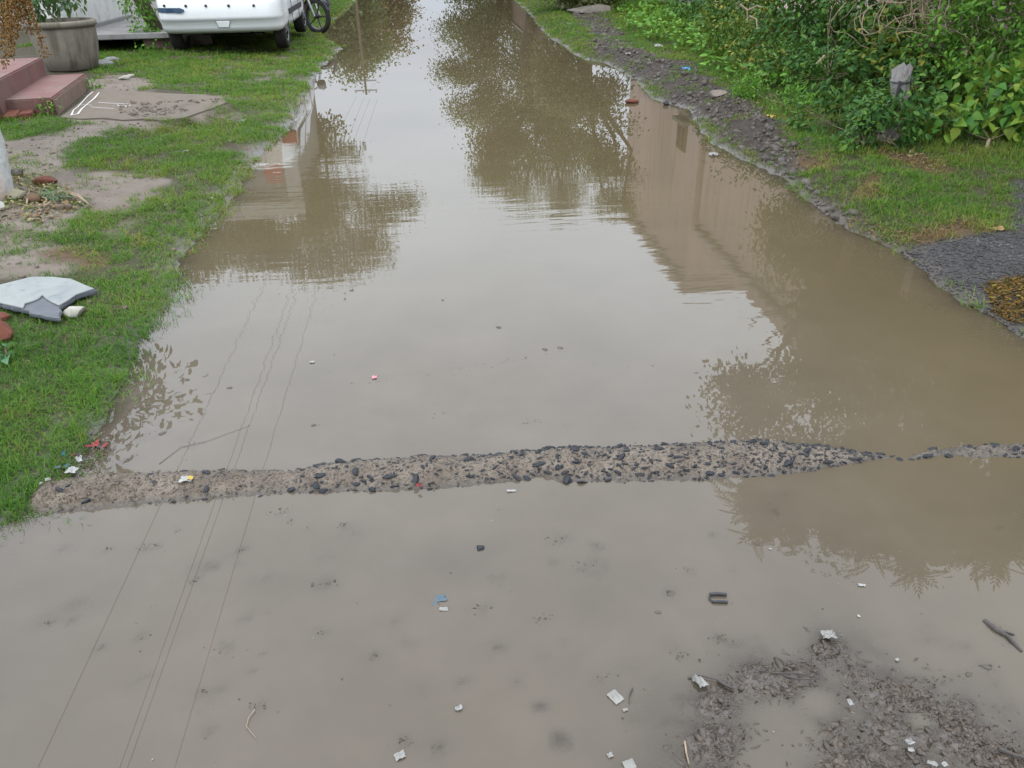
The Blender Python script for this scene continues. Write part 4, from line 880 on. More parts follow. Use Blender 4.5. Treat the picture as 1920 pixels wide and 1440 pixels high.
SL = [(-75, 556), (0, 535), (60, 520), (100, 520), (135, 524), (160, 535), (181, 544), (144, 556), (128, 568), (112, 577), (112, 599), (75, 592), (42, 582), (0, 572), (-75, 580)]
TOPL = [(-75, 557), (0, 536), (60, 521), (100, 521), (135, 525), (160, 536), (178, 543), (143, 555), (127, 566), (111, 575), (98, 569), (88, 563), (80, 556), (74, 562), (62, 567), (48, 571), (44, 580), (0, 570), (-75, 579)]
slate = slab_from_px('slate_slab', 'broken slate slab with a flaking pale face lying in the grass at the left edge', 'slate slab', SL, .017, .032, m_rough('dark_slate', (.045, .05, .056), (.075, .082, .09), 14, .6, .3, .4, 60), sub='plate')
z_ = slate.location.z; MB().prism([tuple(flat(p[0], p[1], z_)[:2] - np.array(slate.location[:2])) for p in TOPL][::-1], .0005, .007).build('pale_face', mat_slate(), slate, bevel=.002)
M_pale = m_rough('pale_field_stone', (.19, .18, .15), (.27, .26, .22), 9, .9, .2, .4, 50, c3=(.15, .15, .11))
def stone(label, px, py, s, mat, seed, name='loose_stone', cat='stone', sink=.25, group=None, rz=0):
    p = gnd(px, py); r = thing(name, label, cat, p, group, rz)
    q = ob('body', rock_mesh('body', mat, seed, s[0], s[1], s[2], 3), r); q.location = (0, 0, s[2] * (1 - 2 * sink)); return r
stone('pale stone wedged under the edge of the slate slab', 140, 590, (.055, .05, .03), M_pale, 11)
stone('pinkish red rounded stone at the left edge of the grass', 2, 640, (.07, .06, .055), M_brick, 12, sink=.1)
stone('small broken orange brick above the red stone at the left edge', 0, 606, (.05, .045, .035), M_brick, 13, 'brick_fragment', 'brick')
stone('mossy grey stone at the foot of the white painted trunk', 26, 372, (.085, .06, .05), m_rough('mossy_stone', (.12, .11, .075), (.19, .17, .12), 8, .9, .2, .5, 40), 14)
stone('dark red brick piece in the rubble beside the white trunk', 88, 346, (.08, .05, .04), M_brick, 15, 'brick_fragment', 'brick', rz=.4)
stone('dark brown stone at the top of the rubble by the trunk', 34, 330, (.045, .035, .04), M_clod, 16)
stone('brown clod below the dark red brick in the rubble', 66, 378, (.06, .05, .04), m_rough('brown_clod', (.06, .035, .02), (.11, .07, .04), 12, .9), 17)
stone('flat brown stone at the lower edge of the rubble', 118, 392, (.06, .035, .025), m_rough('flat_brown_stone', (.07, .05, .035), (.12, .09, .065), 12, .9), 18)
stone('grey stone half buried left of the rubble', -8, 395, (.07, .06, .05), M_pale, 19)
stone('tan boulder under the rear of the white car', 371, 84, (.28, .2, .26), m_rough('tan_boulder', (.12, .095, .075), (.17, .14, .115), 5, .9), 20, 'boulder', 'boulder', sink=.2)
stone('whitish stone on the bare soil beyond the cement apron', 233, 150, (.065, .05, .04), M_pale, 21)
stone('pale brown stone on the grass right of the planter', 246, 146, (.05, .04, .03), M_pale, 26)
stone('red brick fragment lying in shallow water near the right bank', 1185, 193, (.075, .045, .03), M_brick, 22, 'brick_fragment', 'brick', sink=.2)
stone('small dark stone in shallow water beside the right bank', 1249, 197, (.035, .03, .025), M_slate, 23, sink=.2)
stone('pinkish grey stone on the dark churned mud of the right bank', 1345, 184, (.11, .07, .04), m_rough('pink_grey_stone', (.12, .095, .08), (.2, .165, .14), 9, .9), 24)
stone('grey lump of dried mud at the far end of the right bank', 1105, 22, (.55, .35, .12), m_rough('dried_mud', (.10, .09, .075), (.17, .15, .13), 6, .95), 25, 'mud_lump', 'mud lump', sink=.35)
# dry stalks, leaf litter
for k, (a, b_, lab) in enumerate((((136, 370), (166, 384), 'upper dry straw stalk sticking out of the rubble'), ((130, 371), (172, 389), 'lower dry straw stalk sticking out of the rubble'), ((80, 378), (96, 388), 'short pale twig crossing the middle of the rubble'), ((85, 395), (110, 386), 'thin pale twig at the lower edge of the rubble'), ((52, 388), (57, 360), 'thin upright straw stalk in front of the mossy stone'))):
    p, q = gnd(*a), gnd(*b_); up = .03 if k < 4 else .02
    tag(MB().tube([p + [0, 0, up], (p + q) / 2 + [0, .004, up + .008], q + [0, 0, .012]], [.006, .005, .003], 6).build('dry_stalk', M_twig), lab, 'stalk', 'dry stalks in the rubble by the trunk')
G_litter = m_leaf('dry_leaf_litter', [(.10, .06, .03), (.18, .12, .06), (.06, .04, .02), (.24, .19, .10), (.08, .10, .03)], .1, .8, .2)
def litter(name, label, poly, n, size, zoff=.006, flat_=.5, mat=G_litter, shape=OVAL):
    P = gpoly(poly); x = rng.uniform(P[:, 0].min(), P[:, 0].max(), n * 3); y = rng.uniform(P[:, 1].min(), P[:, 1].max(), n * 3); k = (poly_sd(P, x, y) + fbm(x, y, 6, 2, 90) * .08) > 0; x, y = x[k][:n], y[k][:n]
    T = np.stack([x, y, height(x, y) + zoff + rng.uniform(0, .02, len(x))], 1); V, F = instances_mesh(shape[0], shape[1], frames(rand_dirs(len(T)) * [1, 1, .3], rand_dirs(len(T)) * flat_ + [0, 0, .8]), T, rng.uniform(*size, len(T)))
    return tag(ob(name, np_mesh(name, V, F, [mat], smooth=True)), label, kind='stuff')
litter('leaf_litter', 'dry leaves and scraps heaped at the foot of the white trunk', [(-40, 340), (40, 325), (110, 345), (165, 385), (130, 400), (60, 420), (-40, 415)], 700, (.018, .045))
litter('leaf_litter', 'brown and grey dry moss and leaves on the gravel at the right edge', [(1850, 545), (1880, 530), (1930, 515), (2050, 520), (2060, 640), (1960, 640), (1885, 605)], 3200, (.012, .034), .004, .9, m_leaf('dry_moss', [(.085, .045, .014), (.13, .075, .02), (.05, .03, .012), (.15, .12, .03)], .1, .9, .1), LANCE)
litter('leaf_litter', 'brown dry grass mulch in the right verge grass', [(1640, 285), (1720, 290), (1775, 310), (1760, 325), (1680, 305)], 220, (.012, .035), .004, .6, G_litter, LANCE)
litter('leaf_litter', 'dead straw along the gravel edge of the right verge', [(1560, 410), (1690, 440), (1830, 415), (1800, 445), (1690, 470), (1640, 455)], 420, (.010, .028), .004, .7, m_leaf('dead_straw', [(.10, .065, .028), (.14, .10, .05), (.06, .04, .02)], .1, .9, .1), LANCE)
p = gnd(16, 672)
plant('broadleaf_weed', 'pale broad leaved weed at the left edge below the red stone', 'weed', p, [(p + [-.02, 0, .025], np.array([.055, .04, .015]))], 7, 3, .045, HEART, m_leaf('pale_weed', [(.05, .13, .06), (.07, .16, .07)], .3), 20, .002, .4, 0)
p = gnd(92, 214)
plant('broadleaf_weed', 'small green weed sprouting at the foot of the pink steps', 'weed', p, [(p + [0, 0, .07], np.array([.09, .06, .05]))], 26, 4, .03, OVAL, G_bright, 0, .003, .8, 0)
p = gnd(174, 166)
plant('broadleaf_weed', 'small pale weed at the far corner of the cement apron', 'weed', p, [(p + [0, 0, .05], np.array([.08, .06, .04]))], 18, 4, .035, OVAL, G_bright, 0, .003, .8, 0)
p = gnd(100, 378)
plant('broadleaf_weed', 'grey green weed growing out of the rubble beside the trunk', 'weed', p, [(p + [.02, 0, .04], np.array([.09, .05, .03]))], 22, 4, .026, OVAL, m_leaf('grey_weed', [(.05, .10, .05), (.08, .14, .07)], .3), 0, .003, .8, 0)
# grey wooden post in the shrubs, twig tangle
M_wood = m_rough('weathered_grey_wood', (.14, .13, .12), (.23, .215, .20), 12, .9, .15, .6, 40, streak=(25, (.09, .08, .07), .8))
pp = gnd(1665, 262); tp = at(1657, 131, pp[1]); hgt = float(tp[2] - pp[2])
post = thing('wooden_post', 'weathered grey wooden post bound with a dark wire strap among the shrubs', 'post', (pp[0], pp[1], pp[2]))
m = MB(); m.tube([(0, 0, -.1), (0, 0, .1), (.005, 0, hgt * .6), (0, 0, hgt * .86), (-.005, 0, hgt * .95), (-.018, 0, hgt)], [.08, .075, .074, .072, .070, .052], 8); 
for i_, v_ in enumerate(m.v):
    k_ = 1 + .16 * math.sin(i_ * 7.3) * (.4 + .6 * (i_ > 20)); m.v[i_] = (v_[0] * k_, v_[1] * k_, v_[2] + (.03 * math.sin(i_ * 3.1) if v_[2] > hgt * .9 else 0))
m.build('shaft', M_wood, post)
m = MB()
for z_ in (hgt * .85,): m.tube([(.078 * math.cos(a) + .003, .078 * math.sin(a), z_ + .012 * math.sin(a + 1)) for a in np.linspace(0, 2 * PI, 20)], .006, 6)
m.tube([(-.045, -.068, hgt * .86), (-.045, -.072, hgt * .6), (-.04, -.075, hgt * .45)], .009, 6); m.build('strap', M_wire, post)
tg = at(1725, 10, 7.4); m = MB()
for k in range(70):
    a = tg + rng.normal(0, 1, 3) * [.28, .2, .16]; d_ = rand_dirs(1)[0]; P = [a]
    for j in range(7): d_ = d_ + rng.normal(0, .45, 3) + (tg - P[-1]) * .5; d_ /= np.linalg.norm(d_); P.append(P[-1] + d_ * .10)
    m.tube(P, [.005, .005, .0045, .004, .004, .0035, .003, .002], 5)
b_ = gnd(1725, 190); m.tube([b_, (b_ + tg) / 2 + [.05, .05, 0], tg], [.011, .009, .006], 6)
tag(m.build('dry_vine', M_twig), 'tangle of bare pale vine stems at the top of the right hedge', 'vine')
for (x0_, y0_, x1_, y1_, Y_, lab) in ((1388, 8, 1402, 42, 8.8, 'upper bare brown twig in the far shrub'), (1400, 20, 1428, 14, 8.7, 'bare orange twig crossing the top of the far shrub'), (1405, 30, 1420, 55, 8.6, 'lower bare brown twig in the far shrub'), (1545, 105, 1530, 120, 6.9, 'curled bare twig in front of the tall dark shrub')):
    a, b_ = at(x0_, y0_, Y_), at(x1_, y1_, Y_ - .1); tag(MB().tube([a, (a + b_) / 2 + [.03, 0, .03], b_], [.011, .009, .006], 6).build('bare_twig', M_twig), lab, 'twig', 'bare twigs in the right hedge')

n = 260; P = np.array([flat(*p, .13)[:2] for p in [(215, 198), (260, 192), (340, 188), (420, 184), (425, 190), (380, 206), (330, 218), (260, 220), (225, 212)]]); x = rng.uniform(P[:, 0].min(), P[:, 0].max(), n * 3); y = rng.uniform(P[:, 1].min(), P[:, 1].max(), n * 3); k = (poly_sd(P, x, y) > 0) & (fbm(x, y, 5, 2, 99) > -.1); x, y = x[k], y[k]
tag(rock_cloud('soil_crumbs', np.stack([x, y, np.full(len(x), .132)], 1), rng.gamma(1.6, .007, len(x)), M_crumb), 'dark crumbs of mud trodden over the cement apron', kind='stuff')
# ------------------------------------------------------------------ white hatchback parked on the left verge
M_paint = m_plain('white_car_paint', (.60, .615, .61), .3, .5, 0, .6)
M_black = m_plain('black_plastic', (.014, .014, .015), .5, .4)
M_tyre = m_rough('worn_tyre_rubber', (.014, .013, .012), (.035, .032, .028), 20, .85, .2, .4, 60)
M_rim = m_plain('grey_wheel_rim', (.22, .22, .225), .4, .5, .7)
M_lamp = m_plain('red_lamp_lens', (.30, .015, .012), .12, .6)
M_lampd = m_plain('dark_blue_reflector', (.02, .045, .085), .15, .6)
M_wind = m_plain('tinted_car_glass', (.012, .014, .016), .05, .7)
M_under = m_plain('underbody_black', (.010, .010, .010), .9, .1)
RR = gnd(545, 97); RL = gnd(315, 94)
CW = 1.70
cx_ = float(RR[0] - CW / 2 + .02); cy_ = float(RR[1]); cz_ = float(H1(cx_, cy_ + .5))
car = thing('parked_car', 'white hatchback car parked on the grass with its rear bumper facing the lane', 'car', (cx_, cy_ - .62, cz_), rz=math.radians(1.0))
# stations along the length: (y, half width at the belt, bottom z, belt z, roof z)
ST = [(-.03, .60, .36, .80, .84), (.0, .70, .33, .84, .92), (.05, .765, .30, .87, 1.12), (.14, .81, .275, .89, 1.34), (.28, .84, .255, .90, 1.47), (.62, .85, .24, .91, 1.53), (1.1, .85, .235, .91, 1.55), (1.7, .85, .235, .90, 1.55), (2.2, .85, .235, .89, 1.50), (2.55, .85, .235, .89, 1.30), (2.95, .85, .24, .89, .98), (3.25, .83, .25, .84, .91), (3.45, .79, .27, .76, .82), (3.56, .70, .32, .66, .70), (3.6, .60, .38, .58, .60)]
def ring(w, b, belt, top):
    g = w * (1 - .22 * min(1, (top - belt) / .6)); r = .06
    half = [(0, b), (w * .55, b), (w - .10, b + .01), (w - .03, b + .05), (w - .005, b + .14), (w, b + (belt - b) * .45), (w - .008, b + (belt - b) * .8), (w - .03, belt), (w - .05 - (w - g) * .15, belt + (top - belt) * .15), (g + (w - g) * .25, belt + (top - belt) * .7), (g - .03, top - (top - belt) * .08), (g * .8, top - (top - belt) * .015), (0, top)]
    return half + [(-x, z) for x, z in half[-2:0:-1]]
V = []; F = []; nr = None
for (y, w, b, be, tp_) in ST:
    R_ = ring(w, b, be, tp_); nr = len(R_); V += [(x, y, z) for x, z in R_]
for i in range(len(ST) - 1):
    for k in range(nr): F.append((i * nr + k, i * nr + (k + 1) % nr, (i + 1) * nr + (k + 1) % nr, (i + 1) * nr + k))
F += [tuple(range(nr))[::-1], tuple(range((len(ST) - 1) * nr, len(ST) * nr))]
body = ob('body', MB().add(V, F).mesh('body', [M_paint, M_wind, M_under]), car)
sub = body.modifiers.new('subsurf', 'SUBSURF'); sub.levels = 2; sub.render_levels = 2
WY, WX_, WR = (.62, 3.02), .745, .30
cut = MB()
for y in WY:
    for s in (-1, 1): cut.lathe([(0, -.14), (.345, -.14), (.345, .20), (0, .20)], 40, 'x', (s * .80 if s > 0 else -.80 - .06, y, .30))
cutter = ob('cutter', cut.mesh('cutter', M_under, weld=True))
bo = body.modifiers.new('arches', 'BOOLEAN'); bo.operation = 'DIFFERENCE'; bo.object = cutter; bo.solver = 'EXACT'
bpy.context.view_layer.update(); dg = bpy.context.evaluated_depsgraph_get()
me2 = bpy.data.meshes.new_from_object(body.evaluated_get(dg)); body.modifiers.clear(); body.data = me2
bpy.data.objects.remove(cutter)
for p in me2.polygons:
    p.use_smooth = True
# windows: panes set just proud of the glasshouse
def quad_panel(name, pts, mat, th=.006):
    a = np.array(pts, float); n = np.cross(a[1] - a[0], a[2] - a[0]); n /= np.linalg.norm(n); m = MB(); m.add(list(a) + list(a + n * th), [(3, 2, 1, 0), (4, 5, 6, 7), (0, 1, 5, 4), (1, 2, 6, 5), (2, 3, 7, 6), (3, 0, 4, 7)]); return m.build(name, mat, car)
quad_panel('rear_window', [(-.58, .02, 1.0), (.58, .02, 1.0), (.52, .17, 1.36), (-.52, .17, 1.36)], M_wind, .03)
for s in (-1, 1):
    for (y0, y1) in ((.55, 1.32), (1.40, 2.2)):
        pts = [(s * .815, y0, .96), (s * .815, y1, .96), (s * .735, y1 - .05, 1.38), (s * .735, y0 + .05, 1.38)]; quad_panel('side_window', pts if s > 0 else pts[::-1], M_wind, .012)
    # side moulding, tail lamp, door seams
    MB().box(s * .849 if s > 0 else -.862, s * .862 if s > 0 else -.849, .98, 2.62, .44, .52).build('side_moulding', M_black, car, bevel=.004)
    MB().box(min(s * .60, s * .83), max(s * .60, s * .83), -.01, .10, .86, 1.06).build('tail_lamp', M_lamp, car, bevel=.02)
    for y in (1.36, 2.24): MB().box(s * .846 if s > 0 else -.853, s * .853 if s > 0 else -.846, y, y + .008, .30, .92).build('door_seam', M_black, car)
# rear bumper: a shell wrapped a little proud of the body, with crease, sensors, tow cover, reflectors
def bump_curve(z0, z1, off, n=28, wmax=.835):
    P = []
    for i in range(n):
        a = PI * i / (n - 1); c_ = math.cos(a); s_ = math.sin(a)
        P.append((wmax * math.copysign(abs(c_) ** .38, c_), .40 - (.46 + off) * s_ ** .5 if s_ > 0 else .40))
    return P
def shell(name, zs, mat, n=41):
    V = []; F = []
    for z, off, wm in zs:
        V += [(x, y, z) for x, y in bump_curve(0, 0, off, n, wm)]
    for i in range(len(zs) - 1):
        for k in range(n - 1): F.append((i * n + k, i * n + k + 1, (i + 1) * n + k + 1, (i + 1) * n + k))
    return MB().add(V, F).build(name, mat, car, smooth=True)
shell('rear_bumper', [(.285, -.13, .80), (.30, -.07, .825), (.325, -.03, .845), (.37, .0, .856), (.455, .012, .858), (.462, .028, .862), (.50, .036, .864), (.66, .030, .862), (.72, .018, .858), (.75, -.02, .85), (.76, -.09, .84)], M_paint)
yb = .40 - .46
tw = MB(); P = [(-.10, .0), (.10, .0), (.075, -.085), (-.075, -.085)]
tw.add([(x, 0, z) for x, z in P] + [(x * .93, -.014, z * .93 - .003) for x, z in P], [(4, 5, 6, 7), (0, 1, 5, 4), (1, 2, 6, 5), (2, 3, 7, 6), (3, 0, 4, 7)]); MB().add([(x * 1.07, .004, z * 1.09 + .003) for x, z in P] + [(x * 1.07, -.008, z * 1.09 + .003) for x, z in P], [(4, 5, 6, 7), (0, 1, 5, 4), (1, 2, 6, 5), (2, 3, 7, 6), (3, 0, 4, 7)]).build('cover_seam', m_plain('grey_seam', (.16, .16, .16), .6), car, (.06, yb - .016, .45)).rotation_euler = (math.radians(14), 0, 0); tw.build('tow_cover', M_paint, car, (.06, yb - .016, .45), bevel=.002).rotation_euler = (math.radians(14), 0, 0)
m = MB(); RX = [-.855, -.83, -.77, -.68, -.58, -.49, -.43]
def bump_y(x, off=.036):
    c_ = (abs(x) / .864) ** (1 / .38); return .40 - (.46 + off) * (max(1 - c_ * c_, 0)) ** .25
for i, x in enumerate(RX):
    h_ = .030 if i < 6 else .008; m.v += [(x, bump_y(x, .045) - .004, .600 - h_ - .01 * (i > 4)), (x, bump_y(x, .042) - .004, .600 + h_)]
    if i: m.f.append((2 * i - 2, 2 * i, 2 * i + 1, 2 * i - 1))
m.build('reflector', M_lampd, car)
for x in (-.70, -.40, -.13, .18, .52): MB().lathe([(0, -.014), (.016, -.014), (.019, -.006), (.018, .006), (.0, .008)], 14, 'z').build('parking_sensor', M_black, car, (x, bump_y(x, .036) - .001, .645 - .02 * x)).rotation_euler = (PI / 2, 0, 0)
MB().box(-.72, .72, .5, 3.3, .262, .33).build('underbody', M_under, car)
MB().box(-.5, .5, .75, 1.1, .2, .3).build('fuel_tank', M_under, car, bevel=.04); MB().tube([(.40, .12, .285), (.40, .5, .28), (.2, .9, .28)], .022, 10).build('exhaust_pipe', M_under, car)
MB().tube([(-.70, .62, .30), (.70, .62, .30)], .045, 8).build('rear_axle', M_under, car)
TY = MB().lathe([(.20, -.085), (.262, -.09), (.292, -.08), (.30, -.055), (.30, .055), (.292, .08), (.262, .09), (.20, .085)], 44, 'x').mesh('tyre', M_tyre, smooth=True)
rm = MB(); rm.lathe([(.205, .07), (.205, .082), (.19, .08), (.18, .06), (.06, .075), (.05, .085), (0, .086)], 36, 'x')
rm.lathe([(.205, -.08), (.205, .07)], 36, 'x'); rm.lathe([(0, -.03), (.2, -.03)], 36, 'x'); RM = rm.mesh('rim', M_rim, smooth=True)
sp = MB()
for k in range(9):
    a = 2 * PI * k / 9; sp.box(.062, .079, .09, .17, -.012, .012, Matrix.Rotation(a, 4, 'X'))
SPK = sp.mesh('rim_slot', M_under)
for y in WY:
    for s in (-1, 1):
        wh = ob('wheel', TY, car, (s * (WX_ + .005), y, .30)); wh.rotation_euler = (0, 0, 0 if s > 0 else PI)
        ob('rim', RM, wh); tag(ob('rim_slot', SPK, wh), kind='stuff')

# ------------------------------------------------------------------ motorcycle ahead of the car
M_bike = m_plain('dark_red_bike_paint', (.10, .012, .012), .25, .5, 0, .4)
mb = gnd(599, 63); my = float(mb[1]); ang = math.radians(-33)
bike = thing('motorcycle', 'black motorcycle parked ahead of the white car, only its wheel showing', 'motorcycle', (mb[0], my, H1(mb[0], my)), rz=ang)
TY2 = MB().lathe([(.235, -.035), (.27, -.045), (.298, -.03), (.305, 0), (.298, .03), (.27, .045), (.235, .035)], 40, 'z').mesh('tyre', M_tyre, smooth=True)
r2 = MB().lathe([(.236, -.03), (.225, -.028), (.222, 0), (.225, .028), (.236, .03)], 40, 'z').lathe([(0, -.05), (.04, -.05), (.045, 0), (.04, .05), (0, .05)], 14, 'z')
for k in range(5):
    a = 2 * PI * k / 5; r2.tube([(.035 * math.cos(a), .035 * math.sin(a), 0), (.228 * math.cos(a), .228 * math.sin(a), 0)], [.016, .011], 6)
R2 = r2.mesh('rim', M_black, smooth=False)
for x in (0, -1.26):
    wh = ob('wheel', TY2, bike, (x, 0, .305)); wh.rotation_euler = (PI / 2, 0, 0); ob('rim', R2, wh)
m = MB()
for s in (-.075, .075): m.tube([(0, s, .305), (-.12, s, .62), (-.26, s, .98)], .02, 8)
m.build('fork', M_metal, bike)
m = MB(); V = []; F = []
for i in range(14):
    a = math.radians(20 + 150 * i / 13)
    for (dx, rr) in ((-.06, .325), (0, .345), (.06, .325)): V.append((rr * math.cos(a), dx, .305 + rr * math.sin(a)))
for i in range(13):
    for k in (0, 1): F.append((i * 3 + k, i * 3 + k + 1, i * 3 + k + 4, i * 3 + k + 3))
m.add(V, F); m.build('front_mudguard', M_black, bike, smooth=True)
MB().tube([(-.24, 0, .9), (-.5, 0, .45), (-.85, 0, .40), (-1.26, 0, .305)], .025, 8).tube([(-.26, 0, .88), (-.9, 0, .72), (-1.35, 0, .78)], .022, 8).build('frame', M_black, bike)
MB().box(-.80, -.42, -.13, .13, .28, .58).build('engine', M_metal, bike, bevel=.04)
MB().box(-.72, -.28, -.13, .13, .74, .96).build('fuel_tank', M_bike, bike, bevel=.07); MB().box(-1.42, -.70, -.12, .12, .76, .86).build('seat', M_black, bike, bevel=.04)
MB().tube([(-.30, -.36, 1.04), (-.24, -.2, 1.06), (-.25, 0, 1.0), (-.24, .2, 1.06), (-.30, .36, 1.04)], .013, 8).build('handlebar', M_metal, bike)
MB().lathe([(0, -.07), (.07, -.05), (.085, .02), (.085, .05), (0, .06)], 20, 'x', (-.12, 0, .92)).build('headlight', M_wind, bike, smooth=True)
MB().tube([(-.55, -.14, .34), (-.8, -.16, .28), (-1.45, -.17, .36)], [.025, .03, .045], 10).build('exhaust_pipe', M_metal, bike)
MB().tube([(.32, .02, .50), (.20, .02, .72)], .03, 6).build('mudguard_flap', M_black, bike)
MB().tube([(-.75, .1, .28), (-.70, .28, .0)], .012, 6).build('side_stand', M_metal, bike)
# ------------------------------------------------------------------ litter, floating and sunken scraps
M_paper = m_rough('wet_white_paper', (.16, .158, .15), (.27, .268, .255), 30, .7, .3, .3, 60)
M_paper2 = m_rough('dirty_paper', (.13, .127, .115), (.20, .195, .18), 30, .6, .3, .3, 60)
M_foil = m_rough('dull_foil_wrapper', (.09, .088, .076), (.18, .175, .152), 18, .35, .5, .4, 50)
M_yell = m_rough('yellow_print', (.26, .19, .025), (.32, .24, .045), 20, .6)
M_redp2 = m_rough('red_petal', (.13, .012, .016), (.19, .028, .03), 40, .6)
M_bluep2 = m_rough('blue_plastic', (.02, .09, .22), (.04, .15, .30), 40, .4)
M_bluep3 = m_rough('faded_blue_plastic', (.038, .062, .078), (.05, .08, .098), 40, .5)
def sheet_mesh(name, sx, sy, mat, seed, crumple=.15, n=6, jag=.12):
    r = random.Random(seed); V = []; F = []
    for j in range(n):
        for i in range(n):
            u, v = i / (n - 1) - .5, j / (n - 1) - .5; e = (abs(u) > .49) or (abs(v) > .49)
            V.append((u * sx * (1 + (r.uniform(-jag, jag) if e else 0)), v * sy * (1 + (r.uniform(-jag, jag) if e else 0)), r.uniform(0, crumple) * min(sx, sy)))
    for j in range(n - 1):
        for i in range(n - 1): F.append((j * n + i, j * n + i + 1, j * n + n + i + 1, j * n + n + i))
    me = MB().add(V, F).mesh(name, mat); return me
def scrap(name, label, cat, px, py, w, h, mat, rz=0., crumple=.15, z=None, jag=.12, seed=None, group='scraps of litter in and round the water', foil=None):
    p = gnd(px, py); zz = max(p[2], 0) + .003 if z is None else z; q = flat(px, py, zz); s = pxm(1, q); k = 1 / max(.35, -ray(px, py)[2])
    w *= .78; h *= .78
    r = tag(ob(name, sheet_mesh(name, w * s, h * s * k, mat, seed or int(px * 7 + py), crumple, jag=jag)), label, cat, group); r.location = q; r.rotation_euler = (random.gauss(0, .06), random.gauss(0, .06), rz); return r
bz_ = .034
scrap('paper_scrap', 'white and yellow torn paper on the left half of the speed bump', 'paper scrap', 350, 899, 30, 12, M_paper, -.15, .2, bz_, .2)
scrap('yellow_scrap', 'yellow scrap stuck on the white paper on the speed bump', 'scrap', 357, 896, 13, 7, M_yell, -.2, .15, bz_ + .008, .2)
scrap('paper_scrap', 'largest white paper scrap among the litter by the left bank', 'paper scrap', 135, 883, 25, 12, M_paper, -.25, .2, .018)
scrap('paper_scrap', 'smaller crumpled white scrap just above the largest one by the left bank', 'paper scrap', 149, 862, 13, 11, M_paper, .3, .5, .014)
scrap('paper_scrap', 'tiny pale scrap on the left end of the speed bump', 'paper scrap', 90, 899, 12, 6, M_paper2, .4, .2, .022)
scrap('paper_scrap', 'tiny pale scrap at the left bank beside the speed bump end', 'paper scrap', 77, 906, 9, 4, M_paper2, -.1, .2, .022)
for k, (px, py, w, h, lab) in enumerate(((152, 818, 14, 9, 'uppermost red petal in the litter by the left bank'), (136, 832, 9, 7, 'left red petal in the litter by the left bank'), (180, 834, 22, 8, 'largest flat pinkish red petal at the water edge by the left bank'), (197, 835, 9, 9, 'dark red petal nearest the open water by the left bank'), (166, 837, 10, 6, 'small red petal beside the largest petal by the left bank'), (137, 853, 8, 5, 'pale red petal beside the blue scrap by the left bank'), (184, 826, 6, 4, 'tiny dark red petal above the largest petal by the left bank'))):
    scrap('flower_petal', lab, 'petal', px, py, w, h, M_redp2, random.uniform(-1, 1), .3, .008, .25, group='red petals by the left bank')
scrap('plastic_scrap', 'dull blue plastic scrap among the red petals by the left bank', 'plastic scrap', 119, 851, 10, 9, M_bluep2, .3, .3, .012)
scrap('plastic_scrap', 'blue grey plastic strip left of the largest white scrap', 'plastic scrap', 108, 876, 14, 5, M_bluep3, .2, .2, .014)
scrap('plastic_scrap', 'dull blue film under the white scraps by the left bank', 'plastic scrap', 126, 873, 12, 8, M_bluep3, -.4, .2, .010)
scrap('plastic_scrap', 'sunken blue plastic scrap in the muddy water before the bump', 'plastic scrap', 822, 1124, 38, 17, M_bluep3, .2, .12, -.0006, .25)
scrap('paper_scrap', 'pale transparent scrap below the sunken blue plastic', 'paper scrap', 832, 1142, 20, 8, M_paper2, -.1, .15, .001)
scrap('paper_scrap', 'white sliver floating just in front of the middle of the bump', 'paper scrap', 959, 920, 22, 4, M_paper, 0, .2, .003)
scrap('red_scrap', 'bright red scrap on the near edge of the speed bump', 'scrap', 786, 911, 9, 8, M_redp2, .5, .5, .018)
scrap('sachet', 'square pale foil sachet lying flat in the near water', 'sachet', 1154, 1307, 27, 27, M_foil, .55, .08, .002, .03)
scrap('sachet', 'pale foil sachet cut by the bottom edge of the picture', 'sachet', 1180, 1434, 28, 20, M_foil, .25, .1, .002, .03)
scrap('paper_scrap', 'faint crumpled scrap in the water by the bottom edge', 'paper scrap', 750, 1418, 24, 16, M_paper2, .4, .25, .001)
scrap('paper_scrap', 'small pale crumb beside the bottom edge sachet', 'paper scrap', 1144, 1416, 14, 10, M_paper2, .2, .3, .002)
scrap('paper_scrap', 'small crumb right of the square sachet', 'paper scrap', 1172, 1331, 12, 6, M_paper2, .2, .3, .002)
scrap('wrapper', 'crumpled clear wrapper beside the dark twig in the mud', 'wrapper', 1312, 1279, 22, 26, M_paper2, .4, .5, .004, .25)
scrap('wrapper', 'pale patterned wrapper at the top of the mud mound', 'wrapper', 1553, 1190, 32, 18, M_foil, -.1, .25, .012, .15)
scrap('paper_scrap', 'white chip floating in the water left of the square sachet', 'paper scrap', 860, 1329, 15, 10, M_paper, .1, .5, .002, .3)
scrap('paper_scrap', 'upper bright white fragment on the bottom right mud', 'paper scrap', 1706, 1392, 16, 11, M_paper, .2, .5, .012)
scrap('paper_scrap', 'lower bright white fragment beside the upper one on the mud', 'paper scrap', 1708, 1406, 14, 7, M_paper, -.2, .4, .014)
scrap('paper_scrap', 'white fragment at the bottom edge of the mud', 'paper scrap', 1771, 1434, 14, 8, M_paper, .1, .4, .012)
scrap('paper_scrap', 'long pale fragment at the bottom edge left of the white one', 'paper scrap', 1748, 1432, 22, 8, M_paper2, -.6, .4, .010)
scrap('paper_scrap', 'pale curled scrap in the middle of the bottom right mud', 'paper scrap', 1594, 1318, 10, 12, M_paper, .2, .6, .010)
scrap('paper_scrap', 'thin white sliver floating beneath the neem reflection', 'paper scrap', 1616, 1097, 18, 5, M_paper, -.2, .25, .002)
scrap('paper_scrap', 'white speck floating right of the dark plastic piece', 'paper scrap', 1610, 1155, 6, 5, M_paper, -.2, .25, .002)
